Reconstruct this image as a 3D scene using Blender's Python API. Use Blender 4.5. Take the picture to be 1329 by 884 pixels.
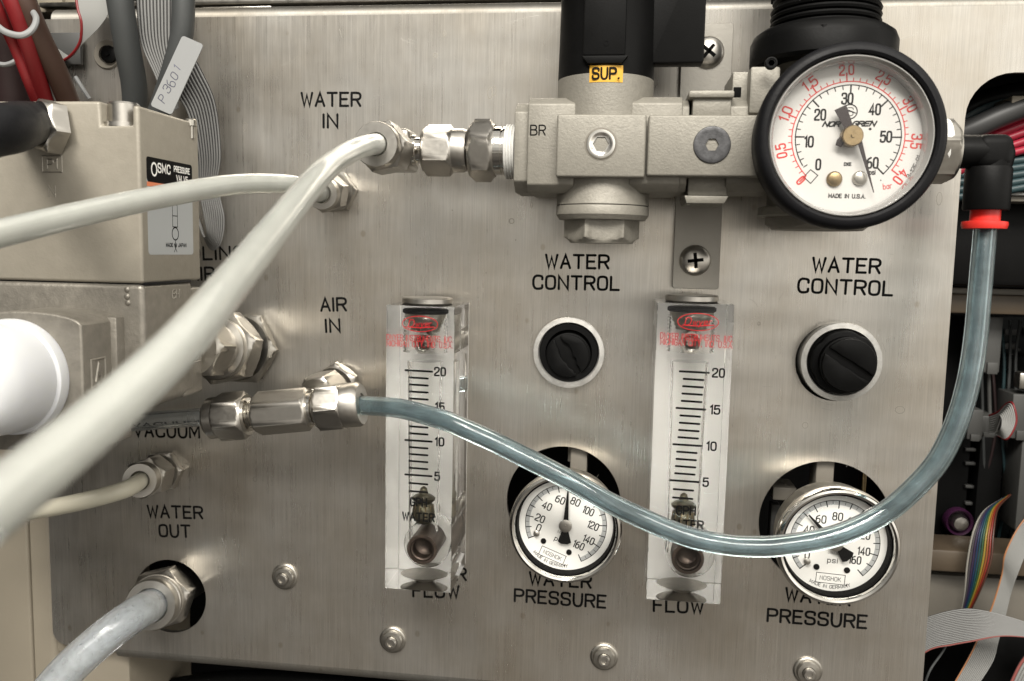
import bpy, bmesh, math, random
from mathutils import Vector, Matrix
from mathutils.geometry import tessellate_polygon
PI = math.pi
random.seed(7)
for o in list(bpy.data.objects): bpy.data.objects.remove(o)
S = bpy.context.scene
COL = S.collection

# ------------------------------------------------------------------ camera, world, lamps, exposure
# Panel frame in mm: x to the right, y up, z out of the panel towards the viewer. World = (x, -z, y) / 1000.
D = 315.0                      # camera stands 315 mm in front of the panel plane
F = 1102.35                    # focal length in photo pixels (1329 wide)
CX, CY = 664.5, 442.0
ROWS = [Vector((0.9917304901967461, 0.12668900253478288, 0.020506863506204964)),
        Vector((0.03358044500608205, -0.1019373220852562, -0.9942238862948723)),
        Vector((-0.12386681770076215, 0.9866907717227452, -0.10534862348344966))]
cam = bpy.data.cameras.new('camera'); camo = bpy.data.objects.new('camera', cam); COL.objects.link(camo)
m = Matrix.Identity(4)
for i in range(3):
    m[i][0] = ROWS[0][i]; m[i][1] = -ROWS[1][i]; m[i][2] = -ROWS[2][i]
m[1][3] = -D / 1000
camo.matrix_world = m
cam.sensor_width = 36; cam.lens = 36 * F / 1329; cam.clip_start = 0.005; cam.clip_end = 20
cam.dof.use_dof = True; cam.dof.focus_distance = 0.285; cam.dof.aperture_fstop = 20
S.camera = camo

W = bpy.data.worlds.new('World'); S.world = W; W.use_nodes = True
nt = W.node_tree; nt.nodes.clear()
wo = nt.nodes.new('ShaderNodeOutputWorld'); bg = nt.nodes.new('ShaderNodeBackground')
tc = nt.nodes.new('ShaderNodeTexCoord'); sp = nt.nodes.new('ShaderNodeSeparateXYZ'); cr = nt.nodes.new('ShaderNodeValToRGB')
mr = nt.nodes.new('ShaderNodeMapRange'); mr.inputs[1].default_value = -1; mr.inputs[2].default_value = 1
nt.links.new(tc.outputs['Generated'], sp.inputs[0]); nt.links.new(sp.outputs[2], mr.inputs[0]); nt.links.new(mr.outputs[0], cr.inputs[0])
e = cr.color_ramp.elements                                   # floor, walls and ceiling of the room, from below to above
e[0].position = 0.0; e[0].color = (0.07, 0.063, 0.054, 1); e[1].position = 1.0; e[1].color = (0.78, 0.745, 0.68, 1)
for p, c in ((0.36, (0.20, 0.18, 0.155, 1)), (0.44, (0.52, 0.485, 0.43, 1)), (0.5, (0.86, 0.82, 0.75, 1)), (0.66, (0.88, 0.845, 0.77, 1))):
    q = cr.color_ramp.elements.new(p); q.color = c
mrx = nt.nodes.new('ShaderNodeMapRange'); mrx.interpolation_type = 'SMOOTHSTEP'; mrx.inputs[1].default_value = -.8; mrx.inputs[2].default_value = .45; mrx.inputs[3].default_value = .12; mrx.inputs[4].default_value = 2.1
nt.links.new(sp.outputs[0], mrx.inputs[0])
wn = nt.nodes.new('ShaderNodeTexNoise'); wn.inputs['Scale'].default_value = 2.6; wn.inputs['Detail'].default_value = 3; nt.links.new(tc.outputs['Generated'], wn.inputs['Vector'])
mrn = nt.nodes.new('ShaderNodeMapRange'); mrn.inputs[1].default_value = .35; mrn.inputs[2].default_value = .65; mrn.inputs[3].default_value = .5; mrn.inputs[4].default_value = 1.35
nt.links.new(wn.outputs['Fac'], mrn.inputs[0])
mm1 = nt.nodes.new('ShaderNodeMath'); mm1.operation = 'MULTIPLY'; nt.links.new(mrx.outputs[0], mm1.inputs[0]); nt.links.new(mrn.outputs[0], mm1.inputs[1])
mm2 = nt.nodes.new('ShaderNodeMath'); mm2.operation = 'MULTIPLY'; mm2.inputs[1].default_value = 0.90; nt.links.new(mm1.outputs[0], mm2.inputs[0])
nt.links.new(cr.outputs[0], bg.inputs[0]); nt.links.new(mm2.outputs[0], bg.inputs[1])
nt.links.new(bg.outputs[0], wo.inputs[0])

def area(name, loc, target, sx, sy, power, col):
    l = bpy.data.lights.new(name, 'AREA'); l.shape = 'RECTANGLE'; l.size = sx; l.size_y = sy; l.energy = power; l.color = col
    o = bpy.data.objects.new(name, l); COL.objects.link(o); o.location = loc
    o.rotation_euler = (Vector(target) - Vector(loc)).to_track_quat('-Z', 'Y').to_euler()
    return o
area('ceiling_light_near', (-0.25, -0.90, 0.95), (0.0, 0, 0), 0.4, 0.2, 15, (1.0, 0.95, 0.87))
area('fill_light_far', (0.30, -1.4, 1.1), (0.02, 0, 0), 1.2, 0.45, 34, (1.0, 0.96, 0.89))  # added fill from behind the camera, brightens the dials and the panel
S.view_settings.view_transform = 'Standard'; S.view_settings.look = 'None'; S.view_settings.exposure = 0.0; S.view_settings.gamma = 1
S.cycles.max_bounces = 14; S.cycles.transmission_bounces = 12; S.cycles.transparent_max_bounces = 16
S.cycles.caustics_reflective = True; S.cycles.caustics_refractive = True
S.cycles.sample_clamp_indirect = 20.0; S.cycles.use_denoising = True

# ------------------------------------------------------------------ pixels <-> panel frame
def _ray(px, py):
    c = Vector(((px - CX) / F, (py - CY) / F, 1.0))
    w = ROWS[0] * c[0] + ROWS[1] * c[1] + ROWS[2] * c[2]     # transpose
    return Vector((w[0], w[2], -w[1]))                        # to the panel frame (x, y, z)
def L(px, py, z=0.0):
    r = _ray(px, py); return Vector((0, 0, D)) + r * ((z - D) / r[2])
def LX(px, py, x):
    r = _ray(px, py); return Vector((0, 0, D)) + r * (x / r[0])
def LW(px, py, wpx, wmm):                                      # where something wmm wide measures wpx pixels
    return Vector((0, 0, D)) + _ray(px, py) * (F * wmm / wpx)
def mmpp(px, py, z=0.0):                                       # mm per pixel at that place
    r = _ray(px, py); return ((z - D) / r[2]) / F

# ------------------------------------------------------------------ geometry
class G:
    def __init__(s): s.v = []; s.f = []
    def add(s, vs, fs):
        n = len(s.v); s.v += [Vector(p) for p in vs]; s.f += [tuple(i + n for i in f) for f in fs]; return s
    def bm(s, b):
        b.verts.index_update(); s.add([v.co.copy() for v in b.verts], [[v.index for v in f.verts] for f in b.faces]); b.free(); return s
    def box(s, x0, x1, y0, y1, z0, z1, bev=0, seg=2):
        return s.prism([(x0, y0), (x1, y0), (x1, y1), (x0, y1)], z0, z1, bev, seg)
    def prism(s, poly, z0, z1, bev=0, seg=2, M=None, holes=()):
        b = bmesh.new()
        if holes:
            loops = [[Vector((p[0], p[1], 0)) for p in poly]] + [[Vector((p[0], p[1], 0)) for p in h] for h in holes]
            flat = [p for l in loops for p in l]; tri = tessellate_polygon(loops)
            a = [b.verts.new((p[0], p[1], z1)) for p in flat]; c = [b.verts.new((p[0], p[1], z0)) for p in flat]
            for t in tri:
                try: b.faces.new([a[i] for i in t]); b.faces.new([c[i] for i in reversed(t)])
                except ValueError: pass
            k = 0
            for l in loops:
                n = len(l)
                for i in range(n): b.faces.new((c[k + i], c[k + (i + 1) % n], a[k + (i + 1) % n], a[k + i]))
                k += n
        else:
            a = [b.verts.new((p[0], p[1], z1)) for p in poly]; c = [b.verts.new((p[0], p[1], z0)) for p in poly]
            b.faces.new(a); b.faces.new(list(reversed(c))); n = len(poly)
            for i in range(n): b.faces.new((c[i], c[(i + 1) % n], a[(i + 1) % n], a[i]))
        bmesh.ops.recalc_face_normals(b, faces=b.faces)
        if bev:
            es = [ed for ed in b.edges if len(ed.link_faces) == 2 and ed.calc_face_angle(0) > 0.5]
            bmesh.ops.bevel(b, geom=es, offset=bev, segments=seg, affect='EDGES', profile=0.5, clamp_overlap=True)
        if M is not None: bmesh.ops.transform(b, matrix=M, verts=b.verts)
        return s.bm(b)
    def rings(s, rs, cap0=True, cap1=True, loop=False):
        n = len(rs[0]); base = len(s.v)
        for r in rs: s.v += [Vector(p) for p in r]
        m_ = len(rs)
        for i in range(m_ if loop else m_ - 1):
            a = base + i * n; b = base + ((i + 1) % m_) * n
            for j in range(n):
                k = (j + 1) % n; s.f.append((a + j, a + k, b + k, b + j))
        if not loop:
            if cap0: s.f.append(tuple(base + j for j in reversed(range(n))))
            if cap1: s.f.append(tuple(base + (m_ - 1) * n + j for j in range(n)))
        return s
    def lathe(s, prof, o=(0, 0, 0), a=(0, 0, 1), seg=40, cap0=True, cap1=True, loop=False):
        o = Vector(o); a, u, v = frame(a)
        return s.rings([[o + a * t + (u * math.cos(2 * PI * j / seg) + v * math.sin(2 * PI * j / seg)) * max(r, 1e-4)
                         for j in range(seg)] for r, t in prof], cap0, cap1, loop)
    def hex(s, o, a, af, t0, t1, rot=0.0, ch0=True, ch1=True, seg=48):
        o = Vector(o); a, u, v = frame(a); R = af / 2; dt = (t1 - t0)
        def hr(th):
            x = (th - rot) % (PI / 3) - PI / 6; return R / math.cos(x)
        ts = []
        c = min(af * 0.075, dt * .3)
        if ch0: ts += [(t0, R * .96), (t0 + c * .45, R * 1.0), (t0 + c * .75, R * 1.06), (t0 + c * 1.2, R * 1.2)]
        else: ts += [(t0, 9e9)]
        if ch1: ts += [(t1 - c * 1.2, R * 1.2), (t1 - c * .75, R * 1.06), (t1 - c * .45, R * 1.0), (t1, R * .96)]
        else: ts += [(t1, 9e9)]
        return s.rings([[o + a * t + (u * math.cos(th) + v * math.sin(th)) * min(hr(th), lim)
                         for th in [2 * PI * j / seg + rot for j in range(seg)]] for t, lim in ts])
    def tube(s, pts, r, seg=16, sub=8, raw=False, cap=True):
        P = pts if raw else spline(pts, sub)
        rs = r if isinstance(r, (list, tuple)) else None
        t = (P[1] - P[0]).normalized(); _, u, v = frame(t); out = []
        for i, p in enumerate(P):
            t2 = (P[min(i + 1, len(P) - 1)] - P[max(i - 1, 0)]).normalized()
            q = t.rotation_difference(t2); u = (q @ u).normalized(); t = t2; v = t.cross(u).normalized()
            rr = r if rs is None else rs[0] + (rs[1] - rs[0]) * i / (len(P) - 1)
            out.append([p + (u * math.cos(2 * PI * j / seg) + v * math.sin(2 * PI * j / seg)) * rr for j in range(seg)])
        return s.rings(out, cap, cap)
    def ribbon(s, P, hw, h, fr, closed=False, caps=True):
        """A stroke of ink: 2D points P, half width hw, ridge height h, frame fr = (origin, u, v, n)."""
        o, u, v, n = fr; N = len(P)
        def W3(x, y, z): return o + u * x + v * y + n * z
        base = len(s.v)
        for i, (x, y) in enumerate(P):
            if closed: a = P[i - 1]; b = P[(i + 1) % N]
            else: a = P[max(i - 1, 0)]; b = P[min(i + 1, N - 1)]
            d1 = Vector((x - a[0], y - a[1])); d2 = Vector((b[0] - x, b[1] - y))
            if d1.length < 1e-9: d1 = d2
            if d2.length < 1e-9: d2 = d1
            d1.normalize(); d2.normalize(); t = (d1 + d2)
            if t.length < 1e-3: t = d1.copy()
            t.normalize(); k = hw / max(t.dot(d1), .45); nx, ny = -t[1] * k, t[0] * k
            s.v += [W3(x + nx, y + ny, 0), W3(x, y, h), W3(x - nx, y - ny, 0)]
        for i in range(N if closed else N - 1):
            a = base + 3 * i; b = base + 3 * ((i + 1) % N)
            s.f += [(a, a + 1, b + 1, b), (a + 1, a + 2, b + 2, b + 1)]
        if caps and not closed:
            for i, sg in ((0, -1), (N - 1, 1)):
                x, y = P[i]; q = P[1] if i == 0 else P[N - 2]
                d = Vector((x - q[0], y - q[1])).normalized(); ang = math.atan2(d[1], d[0]); k0 = len(s.v)
                s.v.append(W3(x, y, h))
                for j in range(7):
                    th = ang - PI / 2 + PI * j / 6; s.v.append(W3(x + hw * math.cos(th), y + hw * math.sin(th), 0))
                for j in range(6): s.f.append((k0, k0 + 1 + j, k0 + 2 + j))
        return s
def frame(a):
    a = Vector(a).normalized(); r = Vector((0, 0, 1)) if abs(a[2]) < .9 else Vector((0, 1, 0))
    u = r.cross(a).normalized(); return a, u, a.cross(u)
def spline(pts, sub=8):
    P = [Vector(p) for p in pts]; P = [2 * P[0] - P[1]] + P + [2 * P[-1] - P[-2]]; out = []
    for i in range(1, len(P) - 2):
        a, b, c, d = P[i - 1:i + 3]
        for k in range(sub):
            t = k / sub; out.append(.5 * ((2 * b) + (c - a) * t + (2 * a - 5 * b + 4 * c - d) * t * t + (3 * b - a - 3 * c + d) * t ** 3))
    return out + [P[-2]]
def circ(cx, cy, r, n=48, a0=0): return [(cx + r * math.cos(a0 + 2 * PI * i / n), cy + r * math.sin(a0 + 2 * PI * i / n)) for i in range(n)]
def rrect(x0, x1, y0, y1, r, n=6):
    out = []
    for cx, cy, a in ((x1 - r, y0 + r, -90), (x1 - r, y1 - r, 0), (x0 + r, y1 - r, 90), (x0 + r, y0 + r, 180)):
        for i in range(n + 1):
            t = math.radians(a + 90 * i / n); out.append((cx + r * math.cos(t), cy + r * math.sin(t)))
    return out
FRONT = (Vector((1, 0, 0)), Vector((0, 1, 0)), Vector((0, 0, 1)))
def flat(x, y, z, ang=0.0):
    c, s_ = math.cos(ang), math.sin(ang)
    return (Vector((x, y, z)), Vector((c, s_, 0)), Vector((-s_, c, 0)), Vector((0, 0, 1)))

# ------------------------------------------------------------------ engraver's stroke alphabet, 4 wide and 6 high
def _sm(P, it=2, closed=False):
    for _ in range(it):
        Q = []
        n = len(P)
        if closed:
            for i in range(n):
                a, b = P[i], P[(i + 1) % n]; Q += [(.75 * a[0] + .25 * b[0], .75 * a[1] + .25 * b[1]), (.25 * a[0] + .75 * b[0], .25 * a[1] + .75 * b[1])]
        else:
            Q.append(P[0])
            for i in range(n - 1):
                a, b = P[i], P[i + 1]
                if i > 0: Q.append((.75 * a[0] + .25 * b[0], .75 * a[1] + .25 * b[1]))
                if i < n - 2: Q.append((.25 * a[0] + .75 * b[0], .25 * a[1] + .75 * b[1]))
            Q.append(P[-1])
        P = Q
    return P
O_ = ('o', [(.9, 0), (0, .9), (0, 5.1), (.9, 6), (3.1, 6), (4, 5.1), (4, .9), (3.1, 0)])
GL = {
 'A': (4, [('l', [(0, 0), (2, 6), (4, 0)]), ('l', [(.75, 2), (3.25, 2)])]),
 'B': (4, [('l', [(0, 0), (0, 6)]), ('s', [(0, 6), (3.8, 6), (3.8, 3.2), (0, 3.2)]), ('s', [(0, 3.2), (4.2, 3.2), (4.2, 0), (0, 0)])]),
 'C': (4, [('s', [(4, 4.4), (4, 6), (0, 6.1), (0, -.1), (4, 0), (4, 1.6)])]),
 'D': (4, [('l', [(0, 0), (0, 6)]), ('s', [(0, 6), (4, 6), (4, 0), (0, 0)])]),
 'E': (3.6, [('l', [(3.6, 6), (0, 6), (0, 0), (3.6, 0)]), ('l', [(0, 3.1), (3, 3.1)])]),
 'F': (3.6, [('l', [(3.6, 6), (0, 6), (0, 0)]), ('l', [(0, 3.1), (3, 3.1)])]),
 'G': (4, [('s', [(4, 4.6), (4, 6), (0, 6.1), (0, -.1), (4, 0), (4, 2.8)]), ('l', [(4, 2.8), (2.3, 2.8)])]),
 'H': (4, [('l', [(0, 0), (0, 6)]), ('l', [(4, 0), (4, 6)]), ('l', [(0, 3.1), (4, 3.1)])]),
 'I': (.1, [('l', [(0, 0), (0, 6)])]),
 'J': (3.4, [('s', [(3.4, 6), (3.4, -.1), (0, -.1), (0, 2)])]),
 'K': (4, [('l', [(0, 0), (0, 6)]), ('l', [(3.9, 6), (0, 2.3)]), ('l', [(1.4, 3.6), (4, 0)])]),
 'L': (3.4, [('l', [(0, 6), (0, 0), (3.4, 0)])]),
 'M': (4.6, [('l', [(0, 0), (0, 6), (2.3, 1.4), (4.6, 6), (4.6, 0)])]),
 'N': (4, [('l', [(0, 0), (0, 6), (4, 0), (4, 6)])]),
 'O': (4, [O_]),
 'P': (4, [('l', [(0, 0), (0, 6)]), ('s', [(0, 6), (4.1, 6), (4.1, 2.8), (0, 2.8)])]),
 'Q': (4, [O_, ('l', [(2.4, 1.6), (4.2, -.4)])]),
 'R': (4, [('l', [(0, 0), (0, 6)]), ('s', [(0, 6), (4.1, 6), (4.1, 2.9), (0, 2.9)]), ('l', [(2.3, 2.9), (4, 0)])]),
 'S': (4, [('s', [(3.9, 4.6), (3.9, 6), (0, 6.1), (0, 3.2), (4, 3), (4, -.1), (0, 0), (0, 1.5)])]),
 'T': (4.2, [('l', [(0, 6), (4.2, 6)]), ('l', [(2.1, 6), (2.1, 0)])]),
 'U': (4, [('s', [(0, 6), (0, -.2), (4, -.2), (4, 6)])]),
 'V': (4, [('l', [(0, 6), (2, 0), (4, 6)])]),
 'W': (5, [('l', [(0, 6), (1.25, 0), (2.5, 5), (3.75, 0), (5, 6)])]),
 'X': (4, [('l', [(0, 6), (4, 0)]), ('l', [(0, 0), (4, 6)])]),
 'Y': (4, [('l', [(0, 6), (2, 3), (4, 6)]), ('l', [(2, 3), (2, 0)])]),
 'Z': (4, [('l', [(0, 6), (4, 6), (0, 0), (4, 0)])]),
 '0': (3.6, [('o', [(.8, 0), (0, .9), (0, 5.1), (.8, 6), (2.8, 6), (3.6, 5.1), (3.6, .9), (2.8, 0)])]),
 '1': (1.2, [('l', [(0, 4.9), (1.2, 6), (1.2, 0)])]),
 '2': (3.6, [('s', [(0, 4.5), (0, 6), (3.6, 6.1), (3.6, 3.4), (0, 1.2), (0, 0)]), ('l', [(0, 0), (3.6, 0)])]),
 '3': (3.6, [('s', [(0, 4.8), (0, 6), (3.5, 6.1), (3.5, 3.2), (1.4, 3.2)]), ('s', [(1.4, 3.2), (3.7, 3.2), (3.7, -.1), (0, 0), (0, 1.3)])]),
 '4': (3.8, [('l', [(2.8, 0), (2.8, 6), (0, 1.6), (3.8, 1.6)])]),
 '5': (3.6, [('l', [(3.4, 6), (.3, 6), (.1, 3.3)]), ('s', [(.1, 3.3), (3.7, 4.2), (3.7, -.1), (0, 0), (0, 1.2)])]),
 '6': (3.6, [('o', [(.8, 0), (0, .9), (0, 2.6), (.8, 3.5), (2.8, 3.5), (3.6, 2.6), (3.6, .9), (2.8, 0)]), ('s', [(0, 2), (0, 5), (2.8, 6)])]),
 '8': (3.6, [('o', [(.9, 3.2), (.2, 3.9), (.2, 5.3), (.9, 6), (2.7, 6), (3.4, 5.3), (3.4, 3.9), (2.7, 3.2)]), ('o', [(.8, 0), (0, .8), (0, 2.4), (.8, 3.2), (2.8, 3.2), (3.6, 2.4), (3.6, .8), (2.8, 0)])]),
 '.': (.3, [('l', [(.1, 0), (.3, .25)])]), ',': (.4, [('l', [(.3, .4), (0, -.8)])]), ' ': (2.6, []),
 '-': (2.4, [('l', [(0, 3), (2.4, 3)])]),
 'a': (3, [('o', [(0, 0), (0, 3.8), (3, 3.8), (3, 0)]), ('l', [(3, 0), (3, 4)])]),
 'b': (3, [('o', [(0, 0), (0, 3.8), (3, 3.8), (3, 0)]), ('l', [(0, 0), (0, 6)])]),
 'e': (3, [('s', [(0, 2), (3, 2), (3, 4), (0, 4), (0, -.1), (3, .2)])]),
 'i': (.2, [('l', [(.1, 0), (.1, 3.8)]), ('l', [(.1, 5), (.1, 5.3)])]),
 'p': (3, [('o', [(0, 0), (0, 3.8), (3, 3.8), (3, 0)]), ('l', [(0, 4), (0, -2)])]),
 'r': (2.2, [('l', [(0, 0), (0, 4)]), ('s', [(0, 2), (0, 4), (2.2, 4)])]),
 's': (3, [('s', [(2.9, 3.2), (2.9, 4), (0, 4.1), (0, 2.1), (3, 2), (3, -.1), (0, 0), (0, .8)])]),
 'w': (4, [('l', [(0, 4), (1, 0), (2, 3.6), (3, 0), (4, 4)])]),
 'y': (3, [('l', [(0, 4), (1.5, 0)]), ('l', [(3, 4), (.6, -2)])]),
}
def text_w(t, gap=1.7): return sum(GL[c][0] for c in t) + gap * (len(t) - 1)
def text(g, t, fr, height, sw, width=None, center=True, gap=1.7, hk=0.03, slant=0.0):
    """Write t on the frame; the origin is the middle (or start) of the baseline; height and stroke width in mm."""
    ky = height / 6; kx = ky if width is None else width / text_w(t, gap)
    x = -text_w(t, gap) / 2 if center else 0.0
    for c in t:
        w, st = GL[c]
        for kind, P in st:
            if kind == 's': Q = _sm(P)
            elif kind == 'o': Q = _sm(P, 2, True)
            else: Q = P
            g.ribbon([((x + a + slant * b) * kx, b * ky) for a, b in Q], sw / 2, hk, fr, closed=(kind == 'o'))
        x += w + gap
    return g
def arc_text(g, t, cx, cy, z, r, mid, height, sw, gap=1.7, kx=None, out=True):
    ky = height / 6; kx = kx or ky; tot = text_w(t, gap) * kx; s_ = -tot / 2
    for c in t:
        w = GL[c][0] * kx; m_ = s_ + w / 2
        th = mid - m_ / r if out else mid + m_ / r
        rot = th - PI / 2 if out else th + PI / 2
        text(g, c, flat(cx + r * math.cos(th), cy + r * math.sin(th), z, rot), height, sw, width=max(w, .01) if GL[c][0] > .15 else None)
        s_ += w + gap * kx

# ------------------------------------------------------------------ objects
ANCH = {}
def thing(name, label, cat, at, group=None, kind=None):
    o = bpy.data.objects.new(name, None); COL.objects.link(o); o.empty_display_size = .01
    at = Vector(at); o.location = (at[0] / 1000, -at[2] / 1000, at[1] / 1000); o.rotation_euler = (PI / 2, 0, 0)
    o['label'] = label; o['category'] = cat
    if group: o['group'] = group
    ANCH[o.name] = at; return o
def mesh_of(name, g, mat, at, smooth=35):
    me = bpy.data.meshes.new(name); me.from_pydata([((v - at) * .001)[:] for v in g.v], [], g.f)
    b = bmesh.new(); b.from_mesh(me); bmesh.ops.recalc_face_normals(b, faces=b.faces) if name not in OPEN else None
    b.to_mesh(me); b.free()
    me.materials.append(mat)
    if smooth: me.shade_smooth(); me.set_sharp_from_angle(angle=math.radians(smooth))
    return me
OPEN = {'dried_stains', 'lettering', 'scale_print', 'red_print', 'scratch_marks', 'printed_text'}
def part(name, g, mat, parent, label=None, kind=None, smooth=35):
    at = ANCH[parent.name]; me = mesh_of(name, g, mat, at, smooth)
    o = bpy.data.objects.new(name, me); COL.objects.link(o); o.parent = parent; ANCH[o.name] = at
    if label: o['label'] = label
    if kind: o['kind'] = kind
    return o
def solo(name, g, mat, at, label=None, cat=None, group=None, kind=None, smooth=35):
    at = Vector(at); me = mesh_of(name, g, mat, at, smooth)
    o = bpy.data.objects.new(name, me); COL.objects.link(o)
    o.location = (at[0] / 1000, -at[2] / 1000, at[1] / 1000); o.rotation_euler = (PI / 2, 0, 0)
    if label: o['label'] = label
    if cat: o['category'] = cat
    if group: o['group'] = group
    if kind: o['kind'] = kind
    ANCH[o.name] = at; return o
def pbox(g, px0, py0, px1, py1, z0, z1, bev=.4, seg=2, zr=None):
    """Box whose front face (z1) covers the pixel rectangle."""
    zr = z1 if zr is None else zr; mx, my = (px0 + px1) / 2, (py0 + py1) / 2
    return g.box(L(px0, my, zr)[0], L(px1, my, zr)[0], L(mx, py1, zr)[1], L(mx, py0, zr)[1], z0, z1, bev, seg)

# ------------------------------------------------------------------ materials
def mat(name, base, rough=.5, metal=0., bump=0., bscale=900., var=.0, vscale=60., rvar=0., trans=0., ior=1.45, spec=.5, coat=0., sss=0., stretch=(1, 1, 1), aniso=0., alpha=None):
    m_ = bpy.data.materials.new(name); m_.use_nodes = True; n = m_.node_tree; b = n.nodes['Principled BSDF']
    b.inputs['Base Color'].default_value = (*base, 1); b.inputs['Roughness'].default_value = rough; b.inputs['Metallic'].default_value = metal
    b.inputs['IOR'].default_value = ior; b.inputs['Transmission Weight'].default_value = trans; b.inputs['Coat Weight'].default_value = coat
    b.inputs['Specular IOR Level'].default_value = spec
    if sss: b.inputs['Subsurface Weight'].default_value = sss; b.inputs['Subsurface Radius'].default_value = (.004, .004, .003); b.inputs['Subsurface Scale'].default_value = 1
    if aniso: b.inputs['Anisotropic'].default_value = aniso
    tc = n.nodes.new('ShaderNodeTexCoord'); mp = n.nodes.new('ShaderNodeMapping'); mp.inputs['Scale'].default_value = stretch
    n.links.new(tc.outputs['Object'], mp.inputs[0])
    def noise(sc, det=4, r=.6):
        q = n.nodes.new('ShaderNodeTexNoise'); q.inputs['Scale'].default_value = sc; q.inputs['Detail'].default_value = det; q.inputs['Roughness'].default_value = r
        n.links.new(mp.outputs[0], q.inputs['Vector']); return q
    if var:
        q = noise(vscale); r = n.nodes.new('ShaderNodeValToRGB')
        r.color_ramp.elements[0].position = .3; r.color_ramp.elements[1].position = .7
        r.color_ramp.elements[0].color = (*[c * (1 - var) for c in base], 1); r.color_ramp.elements[1].color = (*[min(1, c * (1 + var)) for c in base], 1)
        n.links.new(q.outputs['Fac'], r.inputs[0]); n.links.new(r.outputs[0], b.inputs['Base Color'])
    if rvar:
        q = noise(vscale * 1.7); mm = n.nodes.new('ShaderNodeMapRange'); mm.inputs[1].default_value = .3; mm.inputs[2].default_value = .7
        mm.inputs[3].default_value = max(.02, rough - rvar); mm.inputs[4].default_value = rough + rvar
        n.links.new(q.outputs['Fac'], mm.inputs[0]); n.links.new(mm.outputs[0], b.inputs['Roughness'])
    if bump:
        q = noise(bscale); bp = n.nodes.new('ShaderNodeBump'); bp.inputs['Strength'].default_value = bump; bp.inputs['Distance'].default_value = .0002
        n.links.new(q.outputs['Fac'], bp.inputs['Height']); n.links.new(bp.outputs[0], b.inputs['Normal'])
    return m_
def brushed(name, base, rough):
    m_ = mat(name, base, rough, .86); n = m_.node_tree; b = n.nodes['Principled BSDF']; N = n.nodes.new; K = n.links.new
    tc = N('ShaderNodeTexCoord')
    def streak(sx, sy, sc, det=3):
        mp = N('ShaderNodeMapping'); mp.inputs['Scale'].default_value = (sx, sy, 1); K(tc.outputs['Object'], mp.inputs[0])
        q = N('ShaderNodeTexNoise'); q.inputs['Scale'].default_value = sc; q.inputs['Detail'].default_value = det; q.inputs['Roughness'].default_value = .65
        K(mp.outputs[0], q.inputs['Vector']); return q
    fine = streak(1, .012, 4200, 5); mid = streak(1, .012, 1300, 4); blot = streak(1, .8, 16, 5); wave = streak(.35, 1.2, 26, 2); stain = streak(1, .55, 75, 3)
    # colour: fine streaks and broad tarnish, its brown tint also imitating warm reflections
    mx = N('ShaderNodeMix'); mx.data_type = 'FLOAT'; mx.inputs[0].default_value = .35; K(fine.outputs['Fac'], mx.inputs[2]); K(mid.outputs['Fac'], mx.inputs[3])
    r = N('ShaderNodeValToRGB'); r.color_ramp.elements[0].position = .32; r.color_ramp.elements[1].position = .66
    r.color_ramp.elements[0].color = (*[c * .80 for c in base], 1); r.color_ramp.elements[1].color = (*[min(1, c * 1.13) for c in base], 1)
    K(mx.outputs[0], r.inputs[0])
    t = N('ShaderNodeValToRGB'); t.color_ramp.elements[0].position = .3; t.color_ramp.elements[1].position = .62
    t.color_ramp.elements[0].color = (.80, .75, .68, 1); t.color_ramp.elements[1].color = (1, 1, 1, 1); K(blot.outputs['Fac'], t.inputs[0])
    mu = N('ShaderNodeMix'); mu.data_type = 'RGBA'; mu.blend_type = 'MULTIPLY'; mu.inputs[0].default_value = 1; K(r.outputs[0], mu.inputs[6]); K(t.outputs[0], mu.inputs[7])
    # small dried spots
    vo = N('ShaderNodeTexVoronoi'); vo.inputs['Scale'].default_value = 62; mpv = N('ShaderNodeMapping'); mpv.inputs['Scale'].default_value = (1, .75, 1); K(tc.outputs['Object'], mpv.inputs[0]); K(mpv.outputs[0], vo.inputs['Vector'])
    sr = N('ShaderNodeValToRGB'); sr.color_ramp.elements[0].position = .045; sr.color_ramp.elements[1].position = .075
    sr.color_ramp.elements[0].color = (.78, .74, .68, 1); sr.color_ramp.elements[1].color = (1, 1, 1, 1); K(vo.outputs['Distance'], sr.inputs[0])
    mu2 = N('ShaderNodeMix'); mu2.data_type = 'RGBA'; mu2.blend_type = 'MULTIPLY'; mu2.inputs[0].default_value = .8; K(mu.outputs[2], mu2.inputs[6]); K(sr.outputs[0], mu2.inputs[7])
    K(mu2.outputs[2], b.inputs['Base Color'])
    ra = N('ShaderNodeMapRange'); ra.inputs[1].default_value = .3; ra.inputs[2].default_value = .7; ra.inputs[3].default_value = rough - .08; ra.inputs[4].default_value = rough + .1
    mr2 = N('ShaderNodeMix'); mr2.data_type = 'FLOAT'; mr2.inputs[0].default_value = .5; K(mid.outputs['Fac'], mr2.inputs[2]); K(stain.outputs['Fac'], mr2.inputs[3])
    K(mr2.outputs[0], ra.inputs[0]); K(ra.outputs[0], b.inputs['Roughness'])
    bp = N('ShaderNodeBump'); bp.inputs['Strength'].default_value = .10; bp.inputs['Distance'].default_value = .0001; K(fine.outputs['Fac'], bp.inputs['Height'])
    b2 = N('ShaderNodeBump'); b2.inputs['Strength'].default_value = .13; b2.inputs['Distance'].default_value = .0006; K(blot.outputs['Fac'], b2.inputs['Height']); K(bp.outputs[0], b2.inputs['Normal'])
    b3 = N('ShaderNodeBump'); b3.inputs['Strength'].default_value = .5; b3.inputs['Distance'].default_value = .0011; K(wave.outputs['Fac'], b3.inputs['Height']); K(b2.outputs[0], b3.inputs['Normal'])
    K(b3.outputs[0], b.inputs['Normal'])
    b.inputs['Anisotropic'].default_value = .75; b.inputs['Anisotropic Rotation'].default_value = .25
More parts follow.
